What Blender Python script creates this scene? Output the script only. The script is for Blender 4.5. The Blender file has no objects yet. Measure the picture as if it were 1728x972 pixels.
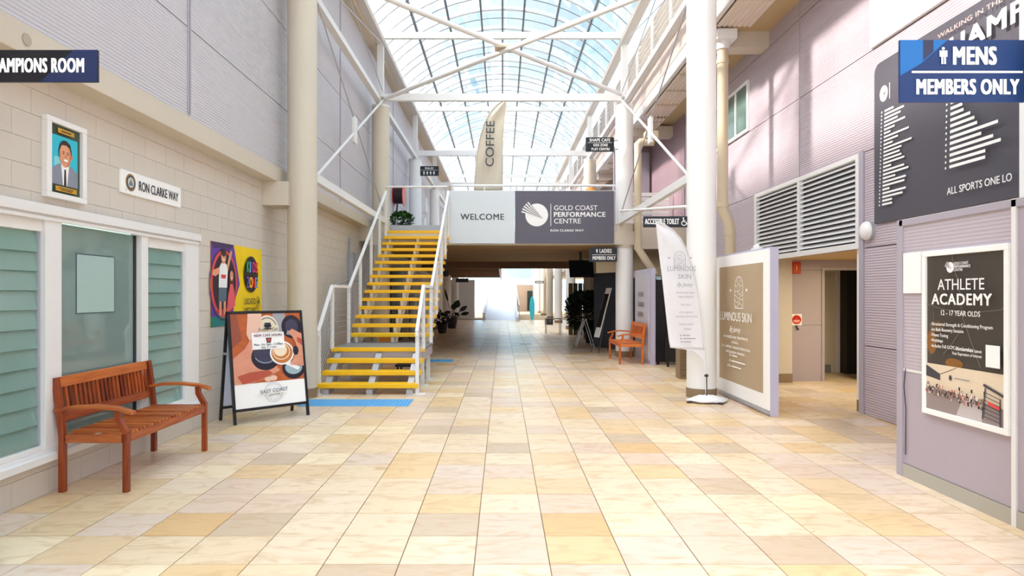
import bpy, math, random
from mathutils import Vector, Matrix
random.seed(7)
S = bpy.context.scene
COL = S.collection
# ---------------------------------------------------------------- camera, sky, sun, exposure
F, VX, VY, H = 1090.0, 848.0, 497.0, 1.6          # focal length (px of 1728x972), vanishing point, eye height
cd = bpy.data.cameras.new('camera'); cam = bpy.data.objects.new('camera', cd); COL.objects.link(cam)
cam.location = (0, 0, H); cam.rotation_euler = (math.pi/2, 0, 0)
cd.sensor_width = 36; cd.lens = 36*F/1728
cd.shift_x = (864-VX)/1728; cd.shift_y = (VY-486)/1728
cd.clip_end = 500
S.camera = cam
S.view_settings.view_transform = 'Standard'; S.view_settings.look = 'None'
S.view_settings.gamma = 1; S.view_settings.exposure = 1.25
try: S.view_settings.use_curve_mapping = False
except Exception: pass
S.cycles.max_bounces = 10; S.cycles.diffuse_bounces = 6; S.cycles.transparent_max_bounces = 24

SUN_DIR = Vector((-1.0, -0.12, 0.56)).normalized()     # towards the sun
w = bpy.data.worlds.new('sky'); S.world = w; w.use_nodes = True
nt = w.node_tree; nt.nodes.clear()
def N(t, tree, **k):
    n = tree.nodes.new(t)
    for a, b in k.items(): setattr(n, a, b)
    return n
out = N('ShaderNodeOutputWorld', nt); bg = N('ShaderNodeBackground', nt)
tc = N('ShaderNodeTexCoord', nt)
dot = N('ShaderNodeVectorMath', nt, operation='DOT_PRODUCT'); dot.inputs[1].default_value = SUN_DIR
nt.links.new(tc.outputs['Generated'], dot.inputs[0])
noi = N('ShaderNodeTexNoise', nt); noi.inputs['Scale'].default_value = 2.2; noi.inputs['Detail'].default_value = 5
nt.links.new(tc.outputs['Generated'], noi.inputs['Vector'])
r1 = N('ShaderNodeMapRange', nt); r1.inputs[1].default_value = 0.10; r1.inputs[2].default_value = 0.50   # haze towards the sun
nt.links.new(dot.outputs['Value'], r1.inputs[0])
r2 = N('ShaderNodeMapRange', nt); r2.inputs[1].default_value = 0.52; r2.inputs[2].default_value = 0.64   # clouds
nt.links.new(noi.outputs[0], r2.inputs[0])
mx = N('ShaderNodeMath', nt, operation='MAXIMUM'); nt.links.new(r1.outputs[0], mx.inputs[0]); nt.links.new(r2.outputs[0], mx.inputs[1])
mc = N('ShaderNodeMix', nt, data_type='RGBA')
mc.inputs['A'].default_value = (0.58, 0.88, 1.08, 1); mc.inputs['B'].default_value = (2.5, 2.5, 2.5, 1)
nt.links.new(mx.outputs[0], mc.inputs['Factor'])
nt.links.new(mc.outputs['Result'], bg.inputs[0]); bg.inputs[1].default_value = 1.0
nt.links.new(bg.outputs[0], out.inputs[0])
sl = bpy.data.lights.new('sun', 'SUN'); sun = bpy.data.objects.new('sun', sl); COL.objects.link(sun)
sl.energy = 3.6; sl.angle = math.radians(5); sl.color = (1, .86, .76)
sun.location = (-20, 0, 20); sun.rotation_euler = SUN_DIR.to_track_quat('Z', 'Y').to_euler()

# ---------------------------------------------------------------- helpers
def at(px, py, Y): return Vector(((px-VX)*Y/F, Y, H+(VY-py)*Y/F))
def lin(c):
    c = c/255.0
    return c/12.92 if c <= .04045 else ((c+.055)/1.055)**2.4
def rgb(r, g, b): return (lin(r), lin(g), lin(b), 1)
MATS = {}
def mat(name, c, rough=.55, metal=0, var=0.0, scale=6, bump=0, bscale=40, spec=.5, emit=0):
    if name in MATS: return MATS[name]
    m = bpy.data.materials.new(name); m.use_nodes = True; t = m.node_tree; b = t.nodes['Principled BSDF']
    c = rgb(*c)
    b.inputs['Base Color'].default_value = c; b.inputs['Roughness'].default_value = rough; b.inputs['Metallic'].default_value = metal
    b.inputs['Specular IOR Level'].default_value = spec
    if emit: b.inputs['Emission Color'].default_value = c; b.inputs['Emission Strength'].default_value = emit
    if var or bump:
        g = N('ShaderNodeNewGeometry', t); n = N('ShaderNodeTexNoise', t); n.inputs['Scale'].default_value = scale; n.inputs['Detail'].default_value = 4
        t.links.new(g.outputs['Position'], n.inputs['Vector'])
        if var:
            mixn = N('ShaderNodeMix', t, data_type='RGBA'); mixn.inputs['A'].default_value = [v*(1-var) for v in c[:3]]+[1]
            mixn.inputs['B'].default_value = [min(1, v*(1+var)) for v in c[:3]]+[1]
            t.links.new(n.outputs[0], mixn.inputs['Factor']); t.links.new(mixn.outputs['Result'], b.inputs['Base Color'])
        if bump:
            n2 = N('ShaderNodeTexNoise', t); n2.inputs['Scale'].default_value = bscale; t.links.new(g.outputs['Position'], n2.inputs['Vector'])
            bp = N('ShaderNodeBump', t); bp.inputs['Strength'].default_value = bump; bp.inputs['Distance'].default_value = .01
            t.links.new(n2.outputs[0], bp.inputs['Height']); t.links.new(bp.outputs[0], b.inputs['Normal'])
    MATS[name] = m; return m
def glass(name, tint, gl=.12, rough=.02, diff=0.0, dc=(120, 170, 160)):
    m = bpy.data.materials.new(name); m.use_nodes = True; t = m.node_tree; t.nodes.clear()
    o = N('ShaderNodeOutputMaterial', t); tr = N('ShaderNodeBsdfTransparent', t); tr.inputs[0].default_value = rgb(*tint)
    g = N('ShaderNodeBsdfGlossy', t); g.inputs['Roughness'].default_value = rough
    lw = N('ShaderNodeLayerWeight', t); lw.inputs[0].default_value = .35
    ml = N('ShaderNodeMath', t, operation='MULTIPLY_ADD'); ml.inputs[1].default_value = .6; ml.inputs[2].default_value = gl; ml.use_clamp = True
    t.links.new(lw.outputs['Fresnel'], ml.inputs[0])
    x = N('ShaderNodeMixShader', t); t.links.new(ml.outputs[0], x.inputs[0])
    last = tr.outputs[0]
    if diff:
        d = N('ShaderNodeBsdfDiffuse', t); d.inputs[0].default_value = rgb(*dc)
        y = N('ShaderNodeMixShader', t); y.inputs[0].default_value = diff
        t.links.new(tr.outputs[0], y.inputs[1]); t.links.new(d.outputs[0], y.inputs[2]); last = y.outputs[0]
    t.links.new(last, x.inputs[1]); t.links.new(g.outputs[0], x.inputs[2]); t.links.new(x.outputs[0], o.inputs[0])
    MATS[name] = m; return m
def ribbed(name, c, pitch=.02, strength=.6, rough=.45):
    m = mat(name, c, rough, var=.04, scale=2); t = m.node_tree; b = t.nodes['Principled BSDF']
    g = N('ShaderNodeNewGeometry', t); s = N('ShaderNodeSeparateXYZ', t); t.links.new(g.outputs['Position'], s.inputs[0])
    k = N('ShaderNodeMath', t, operation='MULTIPLY'); k.inputs[1].default_value = 2*math.pi/pitch; t.links.new(s.outputs[2], k.inputs[0])
    sn = N('ShaderNodeMath', t, operation='SINE'); t.links.new(k.outputs[0], sn.inputs[0])
    bp = N('ShaderNodeBump', t); bp.inputs['Strength'].default_value = strength; bp.inputs['Distance'].default_value = .006
    t.links.new(sn.outputs[0], bp.inputs['Height']); t.links.new(bp.outputs[0], b.inputs['Normal'])
    return m
TP = .4475; TX0 = -.167; TY0 = 3.831
def stone_mat():
    m = mat('sandstone_tile', (228, 200, 160), .32); t = m.node_tree; b = t.nodes['Principled BSDF']
    g = N('ShaderNodeNewGeometry', t)
    sb = N('ShaderNodeVectorMath', t, operation='SUBTRACT'); sb.inputs[1].default_value = (TX0, TY0, 0); t.links.new(g.outputs['Position'], sb.inputs[0])
    dv = N('ShaderNodeVectorMath', t, operation='DIVIDE'); dv.inputs[1].default_value = (TP, TP, 1e6); t.links.new(sb.outputs[0], dv.inputs[0])
    fl = N('ShaderNodeVectorMath', t, operation='FLOOR'); t.links.new(dv.outputs[0], fl.inputs[0])
    wn = N('ShaderNodeTexWhiteNoise', t); t.links.new(fl.outputs[0], wn.inputs['Vector'])
    cr = N('ShaderNodeValToRGB', t); cr.color_ramp.interpolation = 'CONSTANT'
    cols = [(228, 207, 176), (222, 197, 160), (230, 209, 182), (218, 196, 176), (224, 195, 150), (230, 211, 186), (202, 182, 158), (220, 202, 186), (216, 180, 130), (238, 220, 188)]
    e = cr.color_ramp.elements; e[0].color = rgb(*cols[0]); e[1].position = .14; e[1].color = rgb(*cols[1])
    for p, c in zip((.27, .40, .52, .62, .74, .82, .90, .94), cols[2:]):
        q = e.new(p); q.color = rgb(*c)
    t.links.new(wn.outputs['Value'], cr.inputs[0])
    # streaky grain, direction shifted per tile
    ad = N('ShaderNodeVectorMath', t, operation='MULTIPLY_ADD'); ad.inputs[1].default_value = (9, 9, 9); t.links.new(wn.outputs['Color'], ad.inputs[0]); t.links.new(g.outputs['Position'], ad.inputs[2])
    n1 = N('ShaderNodeTexNoise', t); n1.inputs['Scale'].default_value = 3.2; n1.inputs['Detail'].default_value = 7; n1.inputs['Distortion'].default_value = 1.6
    mp = N('ShaderNodeMapping', t); mp.inputs['Scale'].default_value = (1, 2.2, 1); t.links.new(ad.outputs[0], mp.inputs[0]); t.links.new(mp.outputs[0], n1.inputs['Vector'])
    rp = N('ShaderNodeMapRange', t); rp.inputs[1].default_value = .48; rp.inputs[2].default_value = .78; rp.inputs[4].default_value = .75; t.links.new(n1.outputs[0], rp.inputs[0])
    mm = N('ShaderNodeMix', t, data_type='RGBA'); t.links.new(cr.outputs[0], mm.inputs['A']); mm.inputs['B'].default_value = rgb(190, 156, 112); t.links.new(rp.outputs[0], mm.inputs['Factor'])
    t.links.new(mm.outputs['Result'], b.inputs['Base Color'])
    rr = N('ShaderNodeMapRange', t); rr.inputs[3].default_value = .22; rr.inputs[4].default_value = .42; t.links.new(n1.outputs[0], rr.inputs[0]); t.links.new(rr.outputs[0], b.inputs['Roughness'])
    bp = N('ShaderNodeBump', t); bp.inputs['Strength'].default_value = .25; bp.inputs['Distance'].default_value = .01; t.links.new(n1.outputs[0], bp.inputs['Height']); t.links.new(bp.outputs[0], b.inputs['Normal'])
    return m
def wood_mat(name, c1, c2, axis):
    m = mat(name, c1, .38); t = m.node_tree; b = t.nodes['Principled BSDF']
    g = N('ShaderNodeNewGeometry', t); mp = N('ShaderNodeMapping', t); sc = [26, 26, 26]; sc[axis] = 2.2; mp.inputs['Scale'].default_value = sc
    oi = N('ShaderNodeObjectInfo', t); ad = N('ShaderNodeVectorMath', t, operation='ADD'); t.links.new(g.outputs['Position'], ad.inputs[0]); t.links.new(oi.outputs['Random'], ad.inputs[1])
    t.links.new(ad.outputs[0], mp.inputs[0]); n = N('ShaderNodeTexNoise', t); n.inputs['Scale'].default_value = 1.5; n.inputs['Detail'].default_value = 5; t.links.new(mp.outputs[0], n.inputs['Vector'])
    av = N('ShaderNodeMath', t, operation='MULTIPLY_ADD'); av.inputs[1].default_value = .5; av.inputs[1].default_value = .75; t.links.new(oi.outputs['Random'], av.inputs[0])
    hf = N('ShaderNodeMath', t, operation='MULTIPLY'); hf.inputs[1].default_value = 1.5; t.links.new(n.outputs[0], hf.inputs[0]); sbt = N('ShaderNodeMath', t, operation='SUBTRACT', use_clamp=False); sbt.inputs[1].default_value = .65; t.links.new(hf.outputs[0], sbt.inputs[0]); t.links.new(sbt.outputs[0], av.inputs[2]); av.use_clamp = True
    mm = N('ShaderNodeMix', t, data_type='RGBA'); mm.inputs['A'].default_value = rgb(*c1); mm.inputs['B'].default_value = rgb(*c2); t.links.new(av.outputs[0], mm.inputs['Factor'])
    t.links.new(mm.outputs['Result'], b.inputs['Base Color'])
    return m

class MB:
    """collects shapes in world coordinates; build() links them as one mesh object"""
    def __init__(s): s.v = []; s.f = []; s.mi = []; s.mats = []; s.cur = 0; s.sm = []
    def use(s, m):
        if m not in s.mats: s.mats.append(m)
        s.cur = s.mats.index(m); return s
    def add(s, vs, fs, smooth=False):
        b = len(s.v); s.v += [tuple(p) for p in vs]
        for f in fs: s.f.append([b+i for i in f]); s.mi.append(s.cur); s.sm.append(smooth)
        return s
    def box(s, x0, x1, y0, y1, z0, z1):
        if x0 > x1: x0, x1 = x1, x0
        if y0 > y1: y0, y1 = y1, y0
        if z0 > z1: z0, z1 = z1, z0
        return s.add([(x0,y0,z0),(x1,y0,z0),(x1,y1,z0),(x0,y1,z0),(x0,y0,z1),(x1,y0,z1),(x1,y1,z1),(x0,y1,z1)],
                     [(0,3,2,1),(4,5,6,7),(0,1,5,4),(1,2,6,5),(2,3,7,6),(3,0,4,7)])
    def slab(s, P, A, B, C):
        """parallelepiped: corner P, edges A, B, C"""
        P, A, B, C = map(Vector, (P, A, B, C))
        if A.cross(B).dot(C) < 0: A, B = B, A
        vs = [P, P+A, P+A+B, P+B, P+C, P+A+C, P+A+B+C, P+B+C]
        return s.add(vs, [(0,3,2,1),(4,5,6,7),(0,1,5,4),(1,2,6,5),(2,3,7,6),(3,0,4,7)])
    def bar(s, p, q, wd, ht, up=(0,0,1)):
        """square bar from p to q"""
        p, q = Vector(p), Vector(q); d = (q-p); u = Vector(up)
        if abs(d.normalized().dot(u)) > .98: u = Vector((0,1,0))
        sd = d.cross(u).normalized()*wd; uu = sd.cross(d).normalized()*ht
        return s.slab(p-sd/2-uu/2, d, sd, uu)
    def tube(s, pts, r, n=10, cap=True):
        pts = [Vector(p) for p in pts]
        if not hasattr(r, '__len__'): r = [r]*len(pts)
        rings = []
        t0 = (pts[1]-pts[0]).normalized(); u = Vector((0,0,1)) if abs(t0.z) < .9 else Vector((1,0,0))
        u = (u-t0*u.dot(t0)).normalized()
        for i, p in enumerate(pts):
            a = (pts[i]-pts[i-1]).normalized() if i else t0
            b = (pts[i+1]-pts[i]).normalized() if i < len(pts)-1 else a
            t = (a+b).normalized(); u = (u-t*u.dot(t)).normalized(); v = t.cross(u)
            k = 1/max(.35, t.dot(b))
            rings.append([p+(u*math.cos(2*math.pi*j/n)+v*math.sin(2*math.pi*j/n))*r[i]*(k if 0 < i < len(pts)-1 else 1) for j in range(n)])
        vs = [q for R in rings for q in R]; fs = []
        for i in range(len(pts)-1):
            for j in range(n): fs.append((i*n+j, i*n+(j+1)%n, (i+1)*n+(j+1)%n, (i+1)*n+j))
        s.add(vs, fs, True)
        if cap: s.add(rings[0], [tuple(range(n))[::-1]]); s.add(rings[-1], [tuple(range(n))])
        return s
    def cyl(s, x, y, z0, z1, r, n=24, r1=None): return s.tube([(x,y,z0),(x,y,z1)], [r, r if r1 is None else r1], n)
    def prism(s, poly, d):
        """planar polygon (3d points) pushed along d"""
        n = len(poly); P = [Vector(p) for p in poly]; d = Vector(d)
        nr = Vector((0,0,0))
        for i in range(n): nr += P[i].cross(P[(i+1)%n])
        if nr.dot(d) > 0: P = P[::-1]
        return s.add(P+[p+d for p in P], [tuple(range(n)), tuple(range(2*n-1, n-1, -1))]+[(i, i+n, (i+1)%n+n, (i+1)%n) for i in range(n)])
    def lathe(s, x, y, prof, n=24):
        vs = [(x+r*math.cos(2*math.pi*j/n), y+r*math.sin(2*math.pi*j/n), z) for r, z in prof for j in range(n)]; fs = []
        for i in range(len(prof)-1):
            for j in range(n): fs.append((i*n+j, i*n+(j+1)%n, (i+1)*n+(j+1)%n, (i+1)*n+j))
        return s.add(vs, fs, True)
    def ball(s, c, r, n=12, sc=(1,1,1)):
        m = n//2; vs = []; fs = []
        for i in range(m+1):
            a = math.pi*i/m
            for j in range(n):
                b = 2*math.pi*j/n; vs.append((c[0]+r*sc[0]*math.sin(a)*math.cos(b), c[1]+r*sc[1]*math.sin(a)*math.sin(b), c[2]-r*sc[2]*math.cos(a)))
        for i in range(m):
            for j in range(n): fs.append((i*n+j, i*n+(j+1)%n, (i+1)*n+(j+1)%n, (i+1)*n+j))
        return s.add(vs, fs, True)
    def build(s, name, m=None, parent=None, bevel=0, **props):
        me = bpy.data.meshes.new(name); o = bpy.data.objects.new(name, me)
        off = Vector((0,0,0)) if parent is None else WL.get(parent.name, Vector((0,0,0)))
        base = off
        if parent is None and s.v:
            xs, ys, zs = zip(*s.v); base = Vector(((min(xs)+max(xs))/2, (min(ys)+max(ys))/2, min(zs)))
        me.from_pydata([(a[0]-base.x, a[1]-base.y, a[2]-base.z) for a in s.v], [], s.f)
        if m: me.materials.append(m)
        else:
            for q in s.mats: me.materials.append(q)
            me.polygons.foreach_set('material_index', s.mi)
        me.polygons.foreach_set('use_smooth', s.sm)
        me.update()
        COL.objects.link(o)
        if parent is not None:
            o.parent = parent
            if parent.type == 'EMPTY' and name in ('panel', 'board', 'mount', 'plate', 'banner_sheet', 'front_panel', 'white_border', 'printed_face', 'poster_sheet', 'flag_sail'): LASTP[parent.name] = o
        else: o.location = base
        WL[o.name] = base.copy()
        if bevel:
            b = o.modifiers.new('bevel', 'BEVEL'); b.width = bevel; b.segments = 2; b.limit_method = 'ANGLE'
        for k, v in props.items(): o[k] = v
        return o
WL = {}; LASTP = {}
def tag(o, label=None, cat=None, group=None, kind=None):
    if label: o['label'] = label
    if cat: o['category'] = cat
    if group: o['group'] = group
    if kind: o['kind'] = kind
    return o
def thing(name, loc, label=None, cat=None, group=None, kind=None):
    o = bpy.data.objects.new(name, None); COL.objects.link(o); o.location = loc; o.empty_display_size = .1; WL[o.name] = Vector(loc)
    return tag(o, label, cat, group, kind)
def copy_tree(o, parent=None):
    c = o.copy(); COL.objects.link(c)
    if parent: c.parent = parent
    for ch in o.children: copy_tree(ch, c)
    return c
def B(x0, x1, y0, y1, z0, z1): return MB().box(x0, x1, y0, y1, z0, z1)

class Frame:
    """a flat printed face in the scene: origin, reading direction, up; layers a millimetre apart"""
    def __init__(s, o, r, u=(0,0,1), parent=None):
        parent = LASTP.get(parent.name, parent) if parent is not None else None
        s.o = Vector(o); s.r = Vector(r).normalized(); s.u = Vector(u).normalized(); s.n = s.r.cross(s.u).normalized(); s.p = parent; s.mb = MB(); s.k = 0
    def pt(s, x, y, d=0): return s.o+s.r*x+s.u*y+s.n*d
    def poly(s, pts, m, d=None):
        if d is None: s.k += 1; d = .0015+s.k*.0006
        a = sum(pts[i][0]*pts[(i+1)%len(pts)][1]-pts[(i+1)%len(pts)][0]*pts[i][1] for i in range(len(pts)))
        if a < 0: pts = pts[::-1]
        s.mb.use(m).add([s.pt(x, y, d) for x, y in pts], [tuple(range(len(pts)))]); return s
    def rect(s, x0, y0, x1, y1, m, d=None): return s.poly([(x0,y0),(x1,y0),(x1,y1),(x0,y1)], m, d)
    def ell(s, x, y, a, b, m, n=24, a0=0, a1=360, d=None):
        c = 2*math.pi
        k = n if a1-a0 >= 360 else n+1
        return s.poly([(x+a*math.cos(math.radians(a0+(a1-a0)*i/n)), y+b*math.sin(math.radians(a0+(a1-a0)*i/n))) for i in range(k)], m, d)
    def ring(s, x, y, a, b, t, m, n=28, a0=0, a1=360):
        s.k += 1; d = .0015+s.k*.0006; vs = []; fs = []
        for i in range(n+1):
            g = math.radians(a0+(a1-a0)*i/n)
            vs += [s.pt(x+a*math.cos(g), y+b*math.sin(g), d), s.pt(x+(a-t)*math.cos(g), y+(b-t)*math.sin(g), d)]
            if i < n: fs.append((2*i, 2*i+2, 2*i+3, 2*i+1))
        s.mb.use(m).add(vs, fs); return s
    def line(s, pts, t, m):
        s.k += 1; d = .0015+s.k*.0006
        for (x0, y0), (x1, y1) in zip(pts, pts[1:]):
            L = math.hypot(x1-x0, y1-y0) or 1; nx, ny = -(y1-y0)/L*t/2, (x1-x0)/L*t/2
            s.poly([(x0+nx, y0+ny), (x0-nx, y0-ny), (x1-nx, y1-ny), (x1+nx, y1+ny)], m, d)
        return s
    def done(s, name='print', **k): return s.mb.build(name, None, s.p, **k)
    def text(s, body, x, y, h, m, w=None, bold=0, align='L', d=.004, name='lettering', shear=0, rot=0, res=3):
        """one line: baseline-left (or centre) at x,y; cap height h; total width w if given"""
        cu = bpy.data.curves.new('txt', 'FONT'); cu.body = body; cu.size = 1;  cu.resolution_u = res; cu.shear = shear; cu.space_character = 1.10 if bold > .02 else 1.0
        o = bpy.data.objects.new('txt', cu); COL.objects.link(o)
        dg = bpy.context.evaluated_depsgraph_get(); dg.update()
        me = bpy.data.meshes.new_from_object(o.evaluated_get(dg)); bpy.data.objects.remove(o); bpy.data.curves.remove(cu)
        if not me.vertices: return None
        xs = [v.co.x for v in me.vertices]; x0, x1 = min(xs), max(xs)
        k = h/.70; kx = k if w is None else w/(x1-x0)
        W = (x1-x0)*kx; sx = 0 if align == 'L' else (-W/2 if align == 'C' else -W)
        base = WL.get(s.p.name, Vector()) if s.p else Vector()
        ca, sa = math.cos(rot), math.sin(rot)
        for v in me.vertices:
            a = (v.co.x-x0)*kx+sx; b = v.co.y*k
            v.co = s.pt(x+a*ca-b*sa, y+a*sa+b*ca, d)-base
        if bold > .004:
            e = bold*k*.62; dz = .00025; vs = [v.co.copy() for v in me.vertices]; fs = [tuple(p.vertices) for p in me.polygons]; nv = len(vs); V = []; Q = []
            for i, (a, b) in enumerate(((-1, -.5), (1, -.5), (-1, .5), (1, .5), (0, 0))):
                V += [tuple(c+s.r*(a*e)+s.u*(b*e)+s.n*(dz*i)) for c in vs]; Q += [tuple(j+i*nv for j in q) for q in fs]
            bpy.data.meshes.remove(me); me = bpy.data.meshes.new(name); me.from_pydata(V, [], Q)
        me.materials.clear(); me.materials.append(m)
        ob = bpy.data.objects.new(name, me); COL.objects.link(ob); ob.parent = s.p; WL[ob.name] = base.copy()
        return ob

# ---------------------------------------------------------------- materials
STONE = stone_mat()
GROUT = mat('grout', (150, 130, 104), .9)
CREAM = mat('cream_paint', (206, 196, 180), .6, var=.04, scale=1.5)
CREAMB = mat('cream_block_paint', (208, 201, 191), .7, var=.05, scale=2, bump=.2, bscale=60)
JOINT = mat('block_joint', (184, 176, 166), .9)
TAN = mat('tan_soffit', (196, 172, 132), .7, var=.05)
WHITE = mat('white_paint', (232, 232, 232), .4)
WHITE2 = mat('white_steel', (226, 225, 224), .45, var=.02)
LILAC_R = ribbed('ribbed_lilac_panel', (186, 174, 184), .034, .45)
LILAC_L = ribbed('ribbed_grey_panel', (200, 196, 202), .034, .5)
LILAC = mat('smooth_lilac_panel', (176, 166, 178), .45, var=.03)
LILAC_D = mat('lilac_trim', (172, 166, 178), .4)
DARKJ = mat('panel_backing', (86, 82, 92), .8)
BEIGE = mat('beige_pipe', (200, 186, 160), .5)
COLM = mat('column_cream', (208, 199, 182), .5, var=.02)
COLW = mat('column_white', (236, 236, 236), .5, var=.02)
BAND = mat('brown_band', (140, 118, 92), .6)
BLACK = mat('black_satin', (20, 20, 24), .4)
CHAR = mat('charcoal_print', (66, 66, 74), .5)
CHAR2 = mat('charcoal_poster', (70, 64, 60), .35)
GREYP = mat('grey_print', (92, 90, 104), .5)
PALE = mat('pale_print', (214, 222, 228), .5)
WPRINT = mat('white_print', (244, 244, 244), .6)
YEL = mat('yellow_tread', (244, 192, 0), .45, var=.03)
GALV = mat('galvanised_steel', (176, 178, 186), .35, .3, var=.05)
GREYPL = mat('grey_plate', (120, 122, 126), .5)
BLUE = mat('blue_tactile', (92, 170, 222), .6)
NAVY = mat('navy_sign', (10, 50, 104), .35)
NAVY2 = mat('navy_sign_light', (14, 104, 176), .35)
DNAVY = mat('dark_navy_sign', (12, 17, 28), .35)
TEAK = wood_mat('teak_length', (132, 48, 14), (206, 116, 52), 1)
TEAKX = wood_mat('teak_cross', (136, 50, 14), (210, 124, 60), 0)
TEAKZ = wood_mat('teak_upright', (104, 30, 8), (180, 84, 30), 2)
PANE = glass('roof_glass', (246, 250, 252), .03)
WINGL = glass('window_glass', (196, 218, 212), .07, .03, .55, (166, 190, 188))
LOUVG = glass('louvre_glass', (170, 210, 198), .10, .12, .6, (160, 200, 192))
TEALW = mat('teal_window', (110, 146, 140), .12)
ROOMW = mat('dim_room', (150, 160, 156), .8, var=.1)
DKROOM = mat('dark_room', (52, 46, 44), .8)
LEAF = mat('green_leaf', (52, 96, 40), .5, var=.4, scale=12)
LEAFD = mat('dark_leaf', (26, 40, 24), .5, var=.3, scale=12)
POTM = mat('purple_black_pot', (44, 32, 44), .3)
RED = mat('red_paint', (196, 34, 30), .4)
TEAL = mat('teal_panel', (20, 140, 150), .5)
CYAN = mat('cyan_panel', (60, 205, 225), .5)
FABRIC = mat('white_fabric', (226, 226, 232), .8, var=.03)
FABRICC = mat('cream_fabric', (214, 202, 182), .8, var=.03)
GTXT = mat('grey_text', (150, 150, 156), .6)
TANP = mat('tan_print', (176, 154, 124), .4, var=.03)
# ================================================================= SETTING
YF_ = 46.0
XL, XC, XR = -3.65, -3.47, 4.83        # left block wall, left cladding, right cladding
YB, YE = -6.0, 58.0
COLY = [-3.1, 3.5, 10.1, 16.7, 23.3, 29.9, 36.5, 43.1, 49.7, 56.3]
CX = 3.15
# ---- floor: stone tiles
floor = thing('floor', (0, 8, 0), kind='structure')
MB().box(-4.2, 13, YB, YE+4, -.3, -.012).build('grout_bed', GROUT, floor)
def tile_ok(x, y):
    if x < XL-TP or x+TP < XL: return False
    if y > 40.2: return False
    xm = x+TP/2
    lim = XR+.05
    if 8.67 < y+TP/2 < 14.2: lim = 8.9
    if y > 19: lim = 7.5
    return x < lim
cells = []
for j in range(int((YB-TY0)/TP), int((41-TY0)/TP)+1):
    for i in range(-9, 28):
        x, y = TX0+i*TP, TY0+j*TP
        if tile_ok(x, y): cells.append((x, y))
def view_area(c):
    x, y = c
    if y < 3.3: return 0
    px = VX+F*(x+TP/2)/(y+TP/2)
    if px < -70 or px > 1800 or (x > 3.55 and y < 5.6): return 0
    return 1/(y**3)
cells.sort(key=view_area, reverse=True)
g = .0035
tme = None
far = MB()
for k, (x, y) in enumerate(cells):
    x0, x1 = x+g, x+TP-g
    if x0 < XL: x0 = XL
    if k < 300 and view_area((x, y)) > 0:
        if x0 == XL:
            o = B(x0, x1, y+g, y+TP-g, -.012, 0).build('tile', STONE, floor)
        elif tme is None:
            o = B(x0, x1, y+g, y+TP-g, -.012, 0).build('tile', STONE, floor); tme = (o.data, x0, y+g)
        else:
            o = bpy.data.objects.new('tile', tme[0]); COL.objects.link(o); o.parent = floor; o.location = (x0-tme[1], y+g-tme[2], random.uniform(-.0006, .0004))
    else: far.box(x0, x1, y+g, y+TP-g, -.012, random.uniform(-.0006, .0004))
far.build('distant_tiles', STONE, floor, kind='stuff')

# ---- left block wall with window hole
wl = thing('wall_left', (XL, 7, 0), kind='structure')
W0, W1, WZ0, WZ1 = 3.2, 7.71, .28, 2.30       # window opening
bk = MB().box(XL-.25, XL-.012, YB, W0, 0, 3.54).box(XL-.25, XL-.012, W1, 25, 0, 3.54).box(XL-.25, XL-.012, W0, W1, 0, WZ0).box(XL-.25, XL-.012, W0, W1, WZ1, 3.54)
bk.build('mortar', JOINT, wl)
bm = {}; farb = MB(); nb = 0
for c in range(17):
    z0, z1 = c*.2, min(c*.2+.2, 3.40)
    y = YB - (.2 if c % 2 else 0)
    while y < 25:
        segs = [(max(y, YB), min(y+.4, 25))]
        a, b = segs[0]
        if z0 >= WZ0-.001 and z1 <= WZ1+.001:
            segs = []
            if a < W0: segs.append((a, min(b, W0)))
            if b > W1: segs.append((max(a, W1), b))
        for a, b in segs:
            if b-a < .03: continue
            zz0, zz1 = z0, z1
            if b > W0 and a < W1:
                if z0 < WZ0 < z1: zz1 = WZ0
                if z0 < WZ1 < z1: zz0 = WZ1
            q = .0015
            if 4.0 < a < 10.3 or (10.3 < a < 13 and 1 < c < 16):
                key = (round(b-a, 3), round(zz1-zz0, 3))
                if key in bm:
                    me, ya, za = bm[key]; o = bpy.data.objects.new('block', me); COL.objects.link(o); o.parent = wl; o.location = (random.uniform(-.0004, .0004), a-ya, zz0-za)
                else:
                    o = MB().box(XL-.02, XL, a+q, b-q, zz0+q, zz1-q).build('block', CREAMB, wl); bm[key] = (o.data, a, zz0)
                nb += 1
            else: farb.box(XL-.02, XL, a+q, b-q, zz0+q, zz1-q)
        y += .4
farb.build('distant_blocks', CREAMB, wl, kind='stuff')
print('blocks', nb)
# plain continuation of the wall far back
MB().box(XL-.25, XL, 25, YF_, 0, 3.3).build('far_wall', CREAM, wl)
B(XL-.3, -3.42, YB, 26, 3.32, 3.545).build('ledge_beam', CREAM, wl, bevel=.008)
B(XL-.3, -3.42, 26, YF_, 3.32, 3.545).build('ledge_beam', CREAM, wl)
# cladding above
cl = thing('wall_left_upper', (XC, 10, 3.54), kind='structure')
B(XC-.3, XC-.03, YB, YF_, 3.5, 8.2).build('backing', DARKJ, cl)
zs = [3.56, 4.55, 5.84, 7.13, 8.2]; ys = [-6.18+6.66*k for k in range(11)]
for a, b in zip(ys, ys[1:]):
    if a > YF_: continue
    for c, d in zip(zs, zs[1:]):
        B(XC-.03, XC, max(a, YB)+.008, min(b, YF_)-.008, c+.007, d-.007).build('panel', LILAC_L, cl)
    if b < 40: MB().box(XC, XC+.012, b-.035, b-.015, 3.6, 8.1).box(XC, XC+.012, b+.015, b+.035, 3.6, 8.1).build('joint_trim', LILAC_D, cl)
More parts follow.
